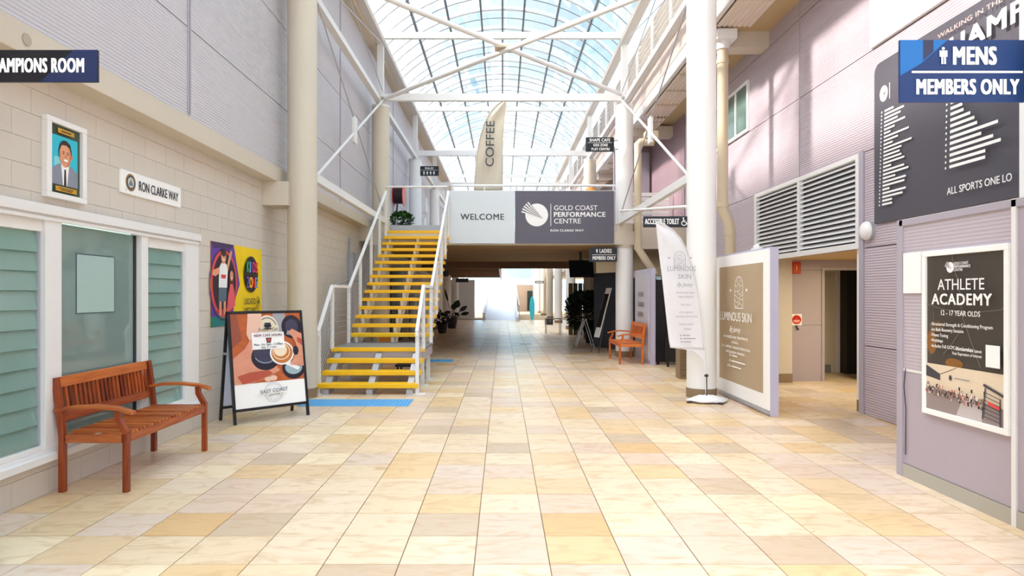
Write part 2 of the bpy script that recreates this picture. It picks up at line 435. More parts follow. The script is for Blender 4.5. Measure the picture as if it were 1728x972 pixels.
# ---- right cladding wall
wr = thing('wall_right', (XR, 10, 0), kind='structure')
def panel(y0, y1, z0, z1, m=LILAC_R): B(XR, XR+.03, y0+.006, y1-.006, z0+.007, z1-.007).build('panel', m, wr)
OY0, OY1 = 8.72, 12.0        # opening
LY0, LY1 = 8.72, 12.32       # louvre
for a, b in ((-6, 1), (1, 8.62)):
    panel(a, b, 0, .92); panel(a, b, .92, 2.22); panel(a, b, 2.22, 3.5)
for a, b in ((12.32, 17.1),):
    panel(a, b, 0, .92); panel(a, b, .92, 2.22); panel(a, b, 2.22, 3.5)
for a, b in ((-6, 3.9), (3.9, 10.5), (10.5, 17.1)):
    for c, d in ((3.5, 4.79), (4.79, 6.08), (6.08, 6.5)): panel(a, b, c, d)
MB().box(XR+.03, XR+.06, -6, OY0-.1, 0, 3.5).box(XR+.03, XR+.06, LY1, 17.1, 0, 3.5).box(XR+.03, XR+.06, -6, 17.1, 3.5, 6.5).box(XR+.03,XR+.06,17.05,17.1,0,6.5).build('backing', DARKJ, wr)
MB().box(XR-.02, XR+.03, 8.62, 8.72, 0, 3.52).build('corner_trim', LILAC_D, wr)
MB().box(XR-.012, XR, 10.49, 10.51, 3.5, 6.4).build('joint_trim', LILAC_D, wr)
B(4.62, XR-.035, 5.0, 5.775, 2.262, 6.35).build('white_pilaster', WHITE, wr)
# door jamb (white) and lintel of the opening
t1 = thing('trim_1', (XR+.1, 8.76, 0), kind='structure')
B(XR+.031, XR+.16, 8.722, 8.86, .16, 2.22).build('jamb', COLW, t1)
B(XR+.03, XR+.165, 8.723, 8.865, 0, .158).build('kick_band', BAND, t1)
# louvre over the opening
lv = thing('louvre_grille', (XR, 10.5, 2.23), 'white ventilation louvre of many angled slats above the corridor opening on the right wall', 'louvre')
fr = MB(); x0, x1 = XR-.03, XR+.05
fr.box(x0, x1, LY0, LY1, 2.22, 2.30).box(x0, x1, LY0, LY1, 3.44, 3.50).box(x0, x1, LY0, LY0+.07, 2.3, 3.44).box(x0, x1, LY1-.07, LY1, 2.3, 3.44).box(x0, x1, 10.47, 10.53, 2.3, 3.44)
fr.build('frame', WHITE, lv)
for a, b in ((LY0+.07, 10.47), (10.53, LY1-.07)):
    for k in range(15):
        z = 2.325+k*.0745
        MB().slab((XR-.015, a, z), (.055, 0, .052), (0, b-a, 0), (.003, 0, .006)).build('slat', WHITE, lv)
B(XR+.07, XR+.09, LY0, LY1, 2.22, 3.5).build('dark_backing', DARKJ, lv)
# ---- corridor behind the opening
cw = thing('wall_corridor', (7, 12, 0), kind='structure')
B(5.28, 5.90, 11.95, 12.05, 0, 1.03).build('panel', LILAC, cw)
B(5.28, 5.90, 11.95, 12.05, 1.035, 2.05).build('panel', LILAC, cw)
B(5.28, 9.2, 11.95, 12.05, 2.055, 2.4).build('head_panel', LILAC, cw)
B(XR+.0, 5.27, 11.75, 12.3, .16, 2.4).build('cream_pier', CREAM, cw); B(XR, 5.275, 11.745, 12.3, 0, .158).build('kick_band', BAND, cw)
MB().box(5.90, 5.95, 11.93, 12.07, 0, 2.1).box(6.62, 6.67, 11.93, 12.07, 0, 2.1).box(5.95, 6.62, 11.93, 12.07, 2.05, 2.1).build('door_frame', LILAC_D, cw)
B(6.67, 9.2, 11.95, 12.05, 0, 2.05).build('panel', LILAC, cw)
B(5.86, 8.9, 13.3, 13.4, 0, 2.4).build('end_wall', CREAM, cw)
B(5.84, 5.9, 12.06, 13.3, 0, 2.4).build('side_wall', CREAM, cw)
MB().box(6.85, 6.92, 13.24, 13.3, 0, 2.05).box(5.95, 6.92, 13.24, 13.3, 2.05, 2.1).build('frame', WHITE, cw)
B(6.93, 8.9, 13.0, 13.3, 0, 2.2).build('dark_door', DKROOM, cw)
MB().box(6.0, 6.45, 13.22, 13.3, .0, .38).box(6.45, 6.72, 13.22, 13.3, 0, .16).build('stepped_skirting', GREYPL, cw)
B(XR+.06, 9.2, 8.5, 8.6, 0, 2.4).build('near_wall', LILAC, cw)
B(9.1, 9.2, 8.6, 13.4, 0, 2.4).build('end_panel', CREAM, cw)
cc = thing('ceiling_corridor', (7, 10, 2.24), kind='structure')
for k in range(9):
    B(XR+.1, 9.1, 8.6+k*.53, 8.6+k*.53+.52, 2.24, 2.28).build('board', TAN, cc)
B(XR+.06, 9.2, 8.5, 13.4, 2.28, 2.42).build('slab', DARKJ, cc)
# ---- projecting box wall (posters)
bw = thing('wall_projecting', (3.55, 4.4, 0), kind='structure')
B(3.56, XR, 3.0, 5.74, 0, 2.2).build('core', LILAC, bw)
B(3.535, 3.56, 4.47, 5.70, .12, .93).build('panel', LILAC, bw)
B(3.535, 3.56, 4.47, 5.70, .95, 2.2).build('panel', ribbed('ribbed_lilac_near', (186, 176, 186), .03, .25), bw)
B(3.535, 3.56, 3.0, 4.43, .12, 2.2).build('panel', LILAC, bw)
B(3.53, 3.56, 4.47, 5.70, .93, .95).build('white_joint', WHITE, bw)
B(3.52, 3.60, 5.69, 5.77, 0, 2.26).build('corner_post', LILAC_D, bw)
B(3.52, 3.56, 4.43, 4.47, 0, 2.26).build('cover_strip', WHITE, bw)
B(3.52, XR, 3.0, 5.74, 2.2, 2.26).build('capping', LILAC_D, bw, bevel=.006)
B(3.54, XR, 5.74, 5.765, 0, 2.2).build('panel', LILAC, bw)
bb = B(3.525, 3.56, 3.0, 5.69, 0, .115).build('kickboard', mat('grey_kick', (176, 172, 162), .5), bw)
MB().tube([(3.525, 5.65, .95), (3.515, 5.655, .8), (3.525, 5.645, .6), (3.525, 5.65, .2)], .004, 6).build('cable', BLACK, bw)
# ---- soffit, fascia and parapet above the right wall
cs = thing('ceiling_eaves', (4.3, 8, 6.36), kind='structure')
B(3.74, XR+.3, YB, 17.1, 6.37, 6.5).build('soffit_board', TAN, cs)
B(3.66, 3.74, YB, YE, 6.33, 6.60).build('fascia', WHITE2, cs)
B(3.66, 3.70, YB, YE, 6.62, 7.1).build('parapet', mat('pink_beige_sheet', (222, 208, 202), .5), cs)
B(3.70, XR+2.4, YB, YE, 8.15, 8.3).build('roof_edge', WHITE2, cs)
for a, b in ((YB, 11.3), (12.3, 17.0), (17.2, 24), (24.2, 31)):
    m = MB(); n = 7; wd = .62/n
    for k in range(n):
        x = 3.75+k*wd
        m.slab((x, a, 6.30), (wd/2, 0, -.028), (0, b-a, 0), (0, 0, .006)); m.slab((x+wd/2, a, 6.272), (wd/2, 0, .028), (0, b-a, 0), (0, 0, .006))
    m.build('corrugated_sheet', mat('pale_corrugated', (222, 208, 196), .5), cs)
    for k in range(int((b-a)/1.1)):
        B(3.76, 4.36, a+.3+k*1.1, a+.34+k*1.1, 6.255, 6.30).build('batten', BEIGE, cs)
for y in (11.7, 18.3, 24.9): B(3.7, XR, y, y+.35, 6.08, 6.37).build('cross_beam', CREAM, cs)
# upper storey set back behind the second bay (right)
wu = thing('wall_right_upper', (4.8, 24, 3.2), kind='structure')
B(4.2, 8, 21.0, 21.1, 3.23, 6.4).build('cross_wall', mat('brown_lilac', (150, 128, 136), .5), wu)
B(3.62, 4.19, 21.0, 21.1, 3.23, 6.4).build('cross_wall', LILAC, wu)
B(4.35, 4.75, 20.9, 20.99, 3.23, 6.2).build('pillar', LILAC_D, wu)
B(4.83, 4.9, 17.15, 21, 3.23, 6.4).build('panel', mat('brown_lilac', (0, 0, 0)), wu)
B(4.6, 4.95, 21.1, YE, 3.23, 8.1).build('far_panels', LILAC, wu)
B(4.2, XR+.3, 17.1, YE, 6.45, 6.55).build('soffit_board', TAN, wu)
for k in range(9):
    B(3.66, 4.7, 18.2, 18.24, 3.33+k*.13, 3.43+k*.13).build('slat', WHITE, wu)
# ---- transverse wall beams
t2 = thing('trim_2', (4.0, 16.7, 2.76), kind='structure')
B(CX+.23, XR+.25, 16.43, 16.95, 2.76, 3.42).build('edge_beam', CREAM, t2)
t3 = thing('trim_3', (-3.4, 10, 2.96), kind='structure')
for y in (3.25, 9.8, 16.4): B(XL, -3.26, y, y+.5, 2.96, 3.318).build('stub_beam', CREAM, t3)
# ---- bridge slab and upper floors
OCHRE = mat('ochre_soffit', (170, 136, 92), .7, var=.05); UMBER = mat('umber_beam', (132, 100, 76), .7)
br = thing('floor_bridge', (0, 20, 2.87), kind='structure')
B(-3.42, 3.66, 16.47, 25.2, 2.95, 3.2).build('slab', CREAM, br)
B(-3.42, 3.66, 16.45, 16.75, 2.87, 3.21).build('edge_beam', CREAM, br)
for k in range(5):
    B(-3.42, 3.3, 17.0+k*1.75, 18.7+k*1.75, 2.88, 2.95).build('soffit_board', OCHRE, br)
B(-3.42, 3.3, 25.2, 25.45, 2.62, 3.2).build('end_beam', UMBER, br)
B(-1.36, 3.1, 16.9, 25, 3.2, 3.23).build('deck', GREYPL, br); B(-3.4, -1.36, 16.75, 25, 3.2, 3.23).build('deck', GREYPL, br)
B(-3.0, -1.42, 16.95, 16.99, 3.23, 3.42).build('toe_board', GALV, br)
fu = thing('floor_upper_left', (-1.8, 40, 2.62), kind='structure')
B(-3.62, -.15, 25.46, 44, 2.85, 3.2).build('slab', OCHRE, fu)
for k in range(7): B(-3.6, -.15, 26.6+k*2.3, 26.85+k*2.3, 2.66, 2.85).build('rib_beam', UMBER, fu)
B(-.15, -.05, 25.46, 44, 2.6, 3.3).build('edge_fascia', WHITE2, fu)
fr_ = thing('floor_upper_right', (4.5, 35, 2.87), kind='structure')
B(3.45, 9, 17.1, 56, 2.9, 3.2).build('slab', CREAM, fr_)
# ---- right ground floor beyond the beam
wg = thing('wall_right_far', (6, 30, 0), kind='structure')
B(XR, XR+.1, 17.12, 19.4, 0, 2.0).build('dark_panel', mat('dark_grey_panel', (58, 56, 62), .5), wg)
for k in range(7): MB().slab((XR-.02, 17.3, 2.08+k*.09), (.05, 0, .05), (0, 2.0, 0), (.003, 0, .008)).build('slat', BEIGE, wg)
B(XR+.05, XR+.1, 17.12, 19.4, 2.0, 2.9).build('louvre_backing', DKROOM, wg)
B(7.4, 7.5, 19, 56, 0, 2.9).build('far_panel', CREAM, wg)
for k in range(5): B(7.36, 7.4, 20+k*5, 23.6+k*5, .3, 2.5).build('window_pane', WINGL, wg)
# ---- far end: bright open forecourt with ramp walls
fe = thing('wall_far', (0, 50, 0), kind='structure')
B(-3.6, -1.9, 44, 44.15, 0, 2.6).build('white_wall', WHITE, fe)
B(.2, 2.3, 52, 52.1, 2.9, 5.3).build('pale_blue_panel', mat('pale_cyan', (176, 226, 234), .4), fe)
MB().prism([(-1.25, 40.5, 0), (-1.25, 40.5, .45), (-1.25, 52, 2.2), (-1.25, 52, 0)], (.14, 0, 0)).build('ramp_wall', WHITE, fe)
MB().prism([(.95, 38.5, 0), (.95, 38.5, .25), (.95, 46, 1.35), (.95, 46, 0)], (-.12, 0, 0)).prism([(-1.1, 40.6, 0), (-1.1, 52, 2.1), (-1.1, 52, 0)], (1.95, 0, 0)).build('ramp', mat('ramp_paint', (206, 216, 234), .5), fe)
MB().bar((1.0, 38.5, .95), (1.0, 46, 2.0), .05, .05).bar((1.0, 38.5, 0), (1.0, 38.5, .95), .05, .05).bar((1.0, 42.2, .5), (1.0, 42.2, 1.45), .05, .05).build('ramp_rail', GALV, fe)
B(1.15, 2.5, 52.4, 52.5, .2, 2.4).build('doorway_reveal', mat('doorway_tan', (196, 172, 150), .7), fe)
B(2.0, 2.4, 52.2, 52.38, .3, 1.9).build('dark_door', mat('green_black', (40, 60, 54), .5), fe)
B(-40, 40, 62, 100, -.2, -.1).build('forecourt', mat('pale_paving', (210, 205, 195), .8), fe)
# ---- glass barrel vault
EZ, AZ = 8.2, 9.55; RR = (CX**2+(AZ-EZ)**2)/(2*(AZ-EZ)); ZC = AZ-RR
def vz(x): return ZC+math.sqrt(RR*RR-x*x)
ce = thing('ceiling', (0, 15, EZ), kind='structure')
ROOFG = mat('rib_grey', (150, 152, 156), .45, .1)
PX = [-CX, -2.35, -1.5, -.6, 0, .6, 1.5, 2.35, CX]
RY = [3.5+1.32*k for k in range(-7, 41)]
pcache = {}; rcache = None; rt = MB()
STEEL = mat('roof_steel', (112, 114, 120), .5)
for i, y in enumerate(RY):
    if rcache is None:
        m = MB(); n = 24; A = math.asin(CX/RR); ps = []
        for k in range(n+1):
            a = -A+2*A*k/n; ps.append((RR*math.sin(a), ZC+RR*math.cos(a)))
        for (xa, za), (xb, zb) in zip(ps, ps[1:]): m.bar((xa, y, za+.01), (xb, y, zb+.01), .04, .06, (0, 1, 0))
        o = m.build('rib', mat('rib_white', (206, 208, 212), .4), ce); rcache = (o.data, y)
    else:
        o = bpy.data.objects.new('rib', rcache[0]); COL.objects.link(o); o.parent = ce; o.location = (0, y-rcache[1], 0)
    if i+1 < len(RY):
        for k in range(8):
            if 14 < y < 45:
                if k in pcache: o = bpy.data.objects.new('pane', pcache[k][0]); COL.objects.link(o); o.parent = ce; o.location = (0, y-pcache[k][1], 0)
                else:
                    xa, xb = PX[k], PX[k+1]; m = MB(); q = [xa+(xb-xa)*j/3 for j in range(4)]
                    for a, b in zip(q, q[1:]): m.add([(a, y, vz(a)+.05), (b, y, vz(b)+.05), (b, y+1.32, vz(b)+.05), (a, y+1.32, vz(a)+.05)], [(0, 1, 2, 3)], True)
                    o = m.build('pane', PANE, ce); pcache[k] = (o.data, y)
            else:
                xa, xb = PX[k], PX[k+1]; q = [xa+(xb-xa)*j/3 for j in range(4)]
                for a, b in zip(q, q[1:]): rt.add([(a, y, vz(a)+.05), (b, y, vz(b)+.05), (b, y+1.32, vz(b)+.05), (a, y+1.32, vz(a)+.05)], [(0, 1, 2, 3)], True)
        # thin intermediate glazing bar
        if y > 13: 
            m = MB(); n = 16; A = math.asin(CX/RR); ps = [(RR*math.sin(-A+2*A*k/n), ZC+RR*math.cos(-A+2*A*k/n)) for k in range(n+1)]
            if i and 'bar' in pcache: o = bpy.data.objects.new('glazing_bar', pcache['bar'][0]); COL.objects.link(o); o.parent = ce; o.location = (0, y-pcache['bar'][1], 0)
            else:
                m.tube([(a, y+.66, b+.05) for a, b in ps], .011, 5); o = m.build('glazing_bar', STEEL, ce); pcache['bar'] = (o.data, y)
rt.build('other_panes', PANE, ce, kind='stuff')
for x in PX[1:-1]: MB().bar((x, RY[0], vz(x)-.01), (x, RY[-1], vz(x)-.01), .05, .09).build('purlin', STEEL, ce)
for s, nm in ((-1, 'left'), (1, 'right')):
    MB().box(s*CX-.11, s*CX+.11, YB, YE, 8.06, 8.2).build('eaves_gutter', mat('pale_gutter', (204, 196, 188), .5), ce)
B(XC-.02, -CX-.1, YB, YF_, 8.0, 8.12).build('gutter_lining', BEIGE, ce)
# far gable of the atrium
# exterior ground for the world around
gr = thing('floor_ground', (0, 0, -.4), kind='structure')
B(-120, 120, -120, 160, -.5, -.32).build('pale_ground', mat('outside_ground', (180, 176, 168), .9), gr)
B(9.3, 9.5, -6, 60, 0, 8.3).build('outer_wall', CREAM, gr)
# ================================================================= STEEL AND COLUMNS
def column(x, y, ztop, m, label, cap=False, group=None):
    t = thing('column', (x, y, 0), label, 'column', group)
    MB().cyl(x, y, .15, ztop, .225, 28).build('shaft', m, t)
    MB().cyl(x, y, 0, .15, .232, 28).build('base_band', BAND, t)
    if cap: MB().cyl(x, y, 2.8, 3.42, .25, 28).build('collar', CREAM, t)
    MB().cyl(x, y, ztop, ztop+.05, .235, 28).cyl(x, y, ztop+.05, ztop+.26, .06, 12).box(x-.12, x+.12, y-.02, y+.02, ztop+.04, ztop+.28).build('head_fitting', WHITE2, t)
    return t
column(-CX, 3.5, 6.42, COLM, 'cream round column nearest on the left, by the champions room sign')
column(CX, 3.5, 6.42, COLW, 'white round column nearest on the right, carrying the mens sign')
column(-CX+.02, 10.1, 6.42, COLM, 'tall cream round column beside the folding coffee sign, left of the stairs')
column(CX-.04, 10.1, 6.42, COLW, 'tall white round column behind the white feather flag')
column(-CX, 16.7, 6.42, COLM, 'cream round column behind the upper stair flight')
column(CX, 16.7, 6.42, COLW, 'white round column at the right end of the grey centre sign', True)
column(-CX, 23.3, 6.42, COLW, 'white round column on the upper walkway left, beside the fire hose reel')
column(CX, 23.3, 6.42, COLM, 'cream round column seen past the right end of the walkway, behind the round bush')
for i, y in enumerate(COLY[5:]):
    d = ('first', 'second', 'third', 'fourth', 'fifth')[i]
    column(-CX, y, 6.42, COLW, f'white round column far down the left row, {d} past the hose reel column', group='far left columns')
    column(CX, y, 6.42, COLW if i in (0, 1) else COLM, f'{"white" if i in (0, 1) else "cream"} round column far down the right row, {d} past the bush', group='far right columns')
dists = ['above the camera end', 'above the nearest visible columns', 'above the column pair before the bridge', 'in front of the welcome bridge', 'first behind the coffee flag', 'second behind the coffee flag', 'third behind the coffee flag', 'fourth behind the coffee flag', 'fifth behind the coffee flag', 'at the far end of the atrium']
for y, d in zip(COLY[1:], dists[1:]):
    t = thing('roof_truss', (0, y, 6.7), f'white steel cross truss under the glass vault, {d}', 'truss', 'roof trusses')
    B(-CX-.02, CX+.02, y-.06, y+.06, 6.60, 6.78).build('lower_tie', WHITE2, t)
    B(-CX, CX, y-.05, y+.05, 8.21, 8.37).build('upper_tie', WHITE2, t)
    for s in (-1, 1): B(s*CX-.08, s*CX+.08, y-.07, y+.07, 6.78, 8.21).build('post', WHITE2, t)
for s, n in ((-1, 'left'), (1, 'right')):
    tag(B(s*CX-.07, s*CX+.07, YB, YE, 6.48, 6.60).build('longitudinal_beam', WHITE2), f'long white steel beam running along the {n} column heads', 'beam')
    tag(B(s*(CX-.14)-.05, s*(CX-.14)+.05, 10.33, 16.5, 3.40, 3.54).build('tie_beam', WHITE2), f'white box tie beam between the two {n} columns before the bridge', 'beam')
    t = thing('wall_bracing', (s*(CX-.1), 13.4, 3.4), f'white steel rod cross bracing with centre plate between the {n} columns', 'bracing')
    x = s*(CX-.1)
    MB().tube([(x, 10.2, 3.35), (x, 16.6, 6.62)], .028, 10).build('strut', WHITE2, t)
    MB().tube([(x, 10.2, 6.6), (x, 16.6, 3.7)], .014, 8).build('rod', GALV, t)
    MB().tube([(x-.02, 13.35, 4.99), (x+.02, 13.35, 4.99)], .01, 6).box(x-.03, x+.03, 13.2, 13.45, 4.72, 5.25).build('centre_plate', WHITE2, t, bevel=.01)
    t = thing('upper_bracing', (s*(CX-.1), 13.4, 6.7), f'thin pale rods crossing above the {n} beam before the bridge', 'bracing')
    MB().tube([(x, 10.2, 6.75), (x, 16.6, 8.0)], .012, 8).build('rod', GALV, t); MB().tube([(x, 10.2, 8.0), (x, 16.6, 6.75)], .012, 8).build('rod', GALV, t)
t = thing('plan_bracing', (0, 13.4, 6.72), 'two white steel tubes crossing in an X under the glass vault', 'bracing')
MB().tube([(-CX+.1, 10.1, 6.74), (CX-.1, 16.6, 6.74)], .052, 14).build('tube', WHITE2, t)
MB().tube([(CX-.1, 10.1, 6.62), (-CX+.1, 16.6, 6.62)], .052, 14).build('tube', WHITE2, t)
B(-.16, .16, 13.2, 13.5, 6.66, 6.70).build('joint_plate', BEIGE, t)
for sx in (-1, 1): MB().slab((sx*(CX-.1)-.03, 16.3, 6.6), (.06, 0, 0), (0, .35, 0), (0, 0, .12)).build('end_plate', WHITE2, t)
tag(MB().tube([at(1047, 356, 16.5), at(1160, 349, 10.15)], .03, 10).build('stay_tube', WHITE2), 'white horizontal stay tube ending on the tall white column right of the bridge', 'tube')
# louvre screen above right beam
t = thing('sunshade_screen', (3.45, 20, 6.9), 'white slatted sunshade screen with stiles along the upper right side', 'sunshade')
for a, b in ((-4, 3.5), (3.5, 10.1), (10.1, 16.7), (16.7, 23.3), (23.3, 29.9), (29.9, 43), (43, 57)):
    for k in range(6):
        z = 7.28+k*.135
        MB().slab((3.47, a+.05, z), (.10, 0, .05), (0, b-a-.1, 0), (0, 0, .008)).build('slat', WHITE, t)
ys_ = [5+1.65*k for k in range(22)]
st = None
for y in ys_:
    if st is None:
        m = MB().box(3.43, 3.47, y-.05, y+.05, 6.95, 8.1)
        for k in range(8): m.prism([(3.47, y-.02, 7.22+k*.1), (3.56, y-.02, 7.29+k*.1), (3.47, y-.02, 7.29+k*.1)], (0, .04, 0))
        o = m.build('stile', WHITE2, t); st = (o.data, y)
        m = MB().box(3.36, 3.50, y-.06, y+.06, 6.93, 7.10).box(3.30, 3.52, y-.08, y+.08, 6.90, 6.93); o = m.build('bracket', BEIGE, t); sb_ = (o.data, y)
    else:
        for d, nm in ((st, 'stile'), (sb_, 'bracket')):
            o = bpy.data.objects.new(nm, d[0]); COL.objects.link(o); o.parent = t; o.location = (0, y-d[1], 0)
for k, y in enumerate(ys_[:-1]):
    MB().tube([(3.47, y+.1, 7.02), (3.47, y+1.55, 7.02)], .075, 12).build('duct', WHITE, t)
# downpipes
def downpipe(name, label, pts, r, sock):
    t = thing(name, pts[-1], label, 'pipe')
    MB().tube(pts, r, 18).build('pipe', BEIGE, t)
    for p in sock: MB().cyl(p[0], p[1], p[2]-.045, p[2]+.045, r*1.12, 18).build('socket', BEIGE, t)
    return t
dp = downpipe('downpipe', 'fat beige downpipe with an offset bend between the tall white column and the right wall', [(3.92, 11.5, 6.18), (3.92, 11.5, 3.12), (4.03, 11.5, 2.88), (4.05, 11.5, 2.7), (4.05, 11.5, 0)], .095, [(3.92, 11.5, 5.75), (3.92, 11.5, 3.2), (4.05, 11.5, 2.7)])
MB().box(3.76, 4.1, 11.28, 11.66, 6.08, 6.25).cyl(3.92, 11.5, 5.95, 6.1, .12, 16, .14).build('rainwater_head', WHITE2, dp)
dp = downpipe('downpipe', 'beige elbow downpipe right behind the column at the grey centre sign', [(3.72, 15.9, 5.35), (3.40, 15.9, 5.35), (3.33, 15.9, 5.28), (3.33, 15.9, 2.75), (3.75, 15.9, 2.1)], .09, [])
MB().box(3.5, 3.8, 15.75, 16.05, 5.43, 5.6).build('rainwater_head', BEIGE, dp)
# ================================================================= STAIRS
SX0, SX1 = -2.97, -1.35
st = thing('staircase', (-2.16, 13.5, 0), 'open steel staircase with yellow treads and white wire railings rising to the walkway', 'staircase')
R_, G_ = .17, .285
noz = [(10.31+.29*k, R_*(k+1)) for k in range(3)]+[(11.18, .68)]+[(12.45+G_*k, .85+R_*k) for k in range(15)]
for k, (y, z) in enumerate(noz):
    o = MB().box(SX0, SX1, y, y+.27 if k != 3 else y+.09, z-.068, z).build('tread', YEL, st, bevel=.006)
B(SX0, SX1, 11.27, 12.6, .63, .675).build('landing_plate', GREYPL, st)
MB().box(SX0+.05, SX1-.05, 11.22, 11.26, .46, .62).box(SX0+.02, SX0+.06, 11.26, 12.6, .46, .63).box(SX1-.06, SX1-.02, 11.26, 12.6, .46, .63).build('landing_frame', LILAC_D, st)
for x in (SX0+.06, SX1-.06):
    for y in (11.35, 12.2): MB().box(x-.035, x+.035, y-.035, y+.035, .015, .46).box(x-.09, x+.09, y-.09, y+.09, 0, .015).build('landing_leg', WHITE2, st)
for x in (SX0+.14, -2.13, SX1-.14):
    m = MB()
    m.prism([(x-.05, 10.32, .0), (x-.05, 10.62, .0), (x-.05, 11.3, .44), (x-.05, 11.3, .62), (x-.05, 11.12, .58), (x-.05, 10.32, .07)], (.1, 0, 0))
    m.build('lower_stringer', GALV, st)
    m = MB(); m.prism([(x-.04, 12.5, .60), (x-.04, 12.75, .60), (x-.04, 16.85, 3.05), (x-.04, 16.6, 3.05)], (.08, 0, 0))
    for (y, z) in noz[:3]+noz[4:]: m.prism([(x-.03, y+.04, z-.055), (x-.03, y+.24, z-.055), (x-.03, y+.2, z-.14), (x-.03, y+.08, z-.2)], (.06, 0, 0))
    m.build('upper_stringer', WHITE2, st)
for s, x in (('left', SX0+.02), ('right', SX1-.02)):
    rl = [(x, 10.33, .93), (x, 10.33, 1.0), (x, 11.18, 1.745), (x, 12.45, 1.745), (x, 16.36, 4.21)]
    m = MB()
    for p, q in zip(rl, rl[1:]): m.bar(p, q, .055, .055)
    m.build('handrail', WHITE, st, bevel=.008)
    def rz(y):
        for (_, ya, za), (_, yb, zb) in zip(rl[1:], rl[2:]):
            if ya <= y <= yb: return za+(zb-za)*(y-ya)/(yb-ya)
        return rl[-1][2]
    def bz(y): return 0 if y < 10.5 else (.66 if y < 12.6 else (.85+(y-12.5)*.6-.2 if y < 16.4 else 3.23))
    posts = [10.38, 11.2, 12.4, 13.4, 14.5, 15.5, 16.33]
    for y in posts: MB().box(x-.028, x+.028, y-.022, y+.022, bz(y), rz(y)-.02).build('baluster_post', WHITE, st)
    MB().box(x-.07, x+.13 if x > -2 else x+.07, 10.31, 10.45, 0, .012).build('foot_plate', WHITE, st)
    m = MB()
    for k in range(9):
        f = (k+1)/10
        for a, b in zip(posts, posts[1:]):
            def low(y): return {10.38: .17, 11.2: .70, 12.4: .70}.get(y, rz(y)-1.02)
            m.tube([(x, a, low(a)+(rz(a)-low(a))*f), (x, b, low(b)+(rz(b)-low(b))*f)], .0035, 5, False)
    m.build('wires', GALV, st, kind='stuff')
    m = MB()
    for y in posts:
        for k in range(9):
            f = (k+1)/10; lo = {10.38: .17, 11.2: .70, 12.4: .70}.get(y, rz(y)-1.02)
            m.box(x-.034, x+.034, y-.008, y+.008, lo+(rz(y)-lo)*f-.008, lo+(rz(y)-lo)*f+.008)
    m.build('wire_fittings', GALV, st, kind='stuff')
# tactile mats
def mat_studs(name, x0, x1, y0, y1, label):
    t = thing(name, ((x0+x1)/2, (y0+y1)/2, 0), label, 'tactile mat')
    n = max(1, round((x1-x0)/.3)); k = max(1, round((y1-y0)/.3)); sx = (x1-x0)/n; sy = (y1-y0)/k
    for i in range(n):
        for j in range(k):
            a, b = x0+i*sx, y0+j*sy; B(a+.001, a+sx-.001, b+.001, b+sy-.001, .0005, .006).build('tile', BLUE, t)
    m = MB(); p = .05
    for i in range(int((x1-x0)/p)):
        for j in range(int((y1-y0)/p)): m.cyl(x0+p/2+i*p, y0+p/2+j*p, .006, .011, .014, 6, .01)
    m.build('studs', mat('blue_stud', (70, 150, 210), .6), t, kind='stuff')
mat_studs('tactile_mat', -2.95, -1.35, 9.24, 9.84, 'light blue studded tactile mat at the foot of the stairs')
mat_studs('tactile_mat', -2.0, -1.2, 15.3, 15.9, 'small blue tactile strip on the floor beyond the stairs')
# ================================================================= BRIDGE RAIL AND SIGNS
t = thing('bridge_railing', (.8, 16.5, 3.23), 'white tube railing along the front of the walkway above the signs', 'railing')
MB().tube([(-3.0, 16.55, 4.36), (-1.42, 16.55, 4.36)], .025, 10).build('handrail', WHITE, t)
MB().tube([(-1.3, 16.62, 4.40), (2.9, 16.62, 4.40)], .028, 10).build('handrail', WHITE, t)
MB().tube([(-1.3, 16.62, 4.26), (2.9, 16.62, 4.26)], .015, 8).build('lower_rail', WHITE, t)
for k in range(6): MB().tube([(-1.3+k*.83, 16.62, 3.23), (-1.3+k*.83, 16.62, 4.40)], .02, 8).build('post', WHITE, t)
def logo(f, x, y, r, mw, mg):
    f.ell(x, y, r, r, mw)
    for k in range(0):
        a = 0; L = 0
        pass
    ax, ay = x+r*.55, y-r*.35
    for k in range(5):
        a = math.radians(126+k*10.5); ex, ey = x+r*1.36*math.cos(a), y+r*1.36*math.sin(a); d = r*.085
        qx, qy = -math.sin(a)*d, math.cos(a)*d
        f.poly([(ax, ay), (ex-qx, ey-qy), (ex+qx*.6, ey+qy*.6)], mw)
    for k in range(5):
        a = math.radians(121+k*10.5); ex, ey = x+r*1.05*math.cos(a), y+r*1.05*math.sin(a); d = r*.035
        qx, qy = -math.sin(a)*d, math.cos(a)*d
        f.poly([(ax, ay), (ex-qx, ey-qy), (ex+qx, ey+qy)], mg)
t = thing('welcome_sign', (-.52, 16.42, 2.88), 'pale grey panel reading WELCOME on the front of the walkway', 'sign')
B(-1.365, .312, 16.40, 16.445, 2.90, 4.23).build('panel', PALE, t)
f = Frame((-1.365, 16.40, 2.90), (1, 0, 0), parent=t)
f.text('WELCOME', .85, .60, .15, CHAR, 1.10, .035, 'C', .003)
t = thing('centre_sign', (1.56, 16.42, 2.88), 'dark grey panel with white disc logo and centre lettering on the walkway front', 'sign')
B(.318, 2.83, 16.40, 16.445, 2.90, 4.23).build('panel', GREYP, t)
f = Frame((.318, 16.40, 2.90), (1, 0, 0), parent=t)
logo(f, .55, .72, .29, WPRINT, GREYP); f.rect(.90, .44, .915, 1.0, WPRINT); f.done('logo')
f.text('GOLD COAST', .99, .84, .125, WPRINT, 1.10, .005); f.text('PERFORMANCE', .99, .675, .12, WPRINT, 1.30, .05); f.text('CENTRE', .99, .505, .125, WPRINT, .68, .005)
f.text('RON CLARKE WAY', .90, .30, .055, WPRINT, .84, .04)
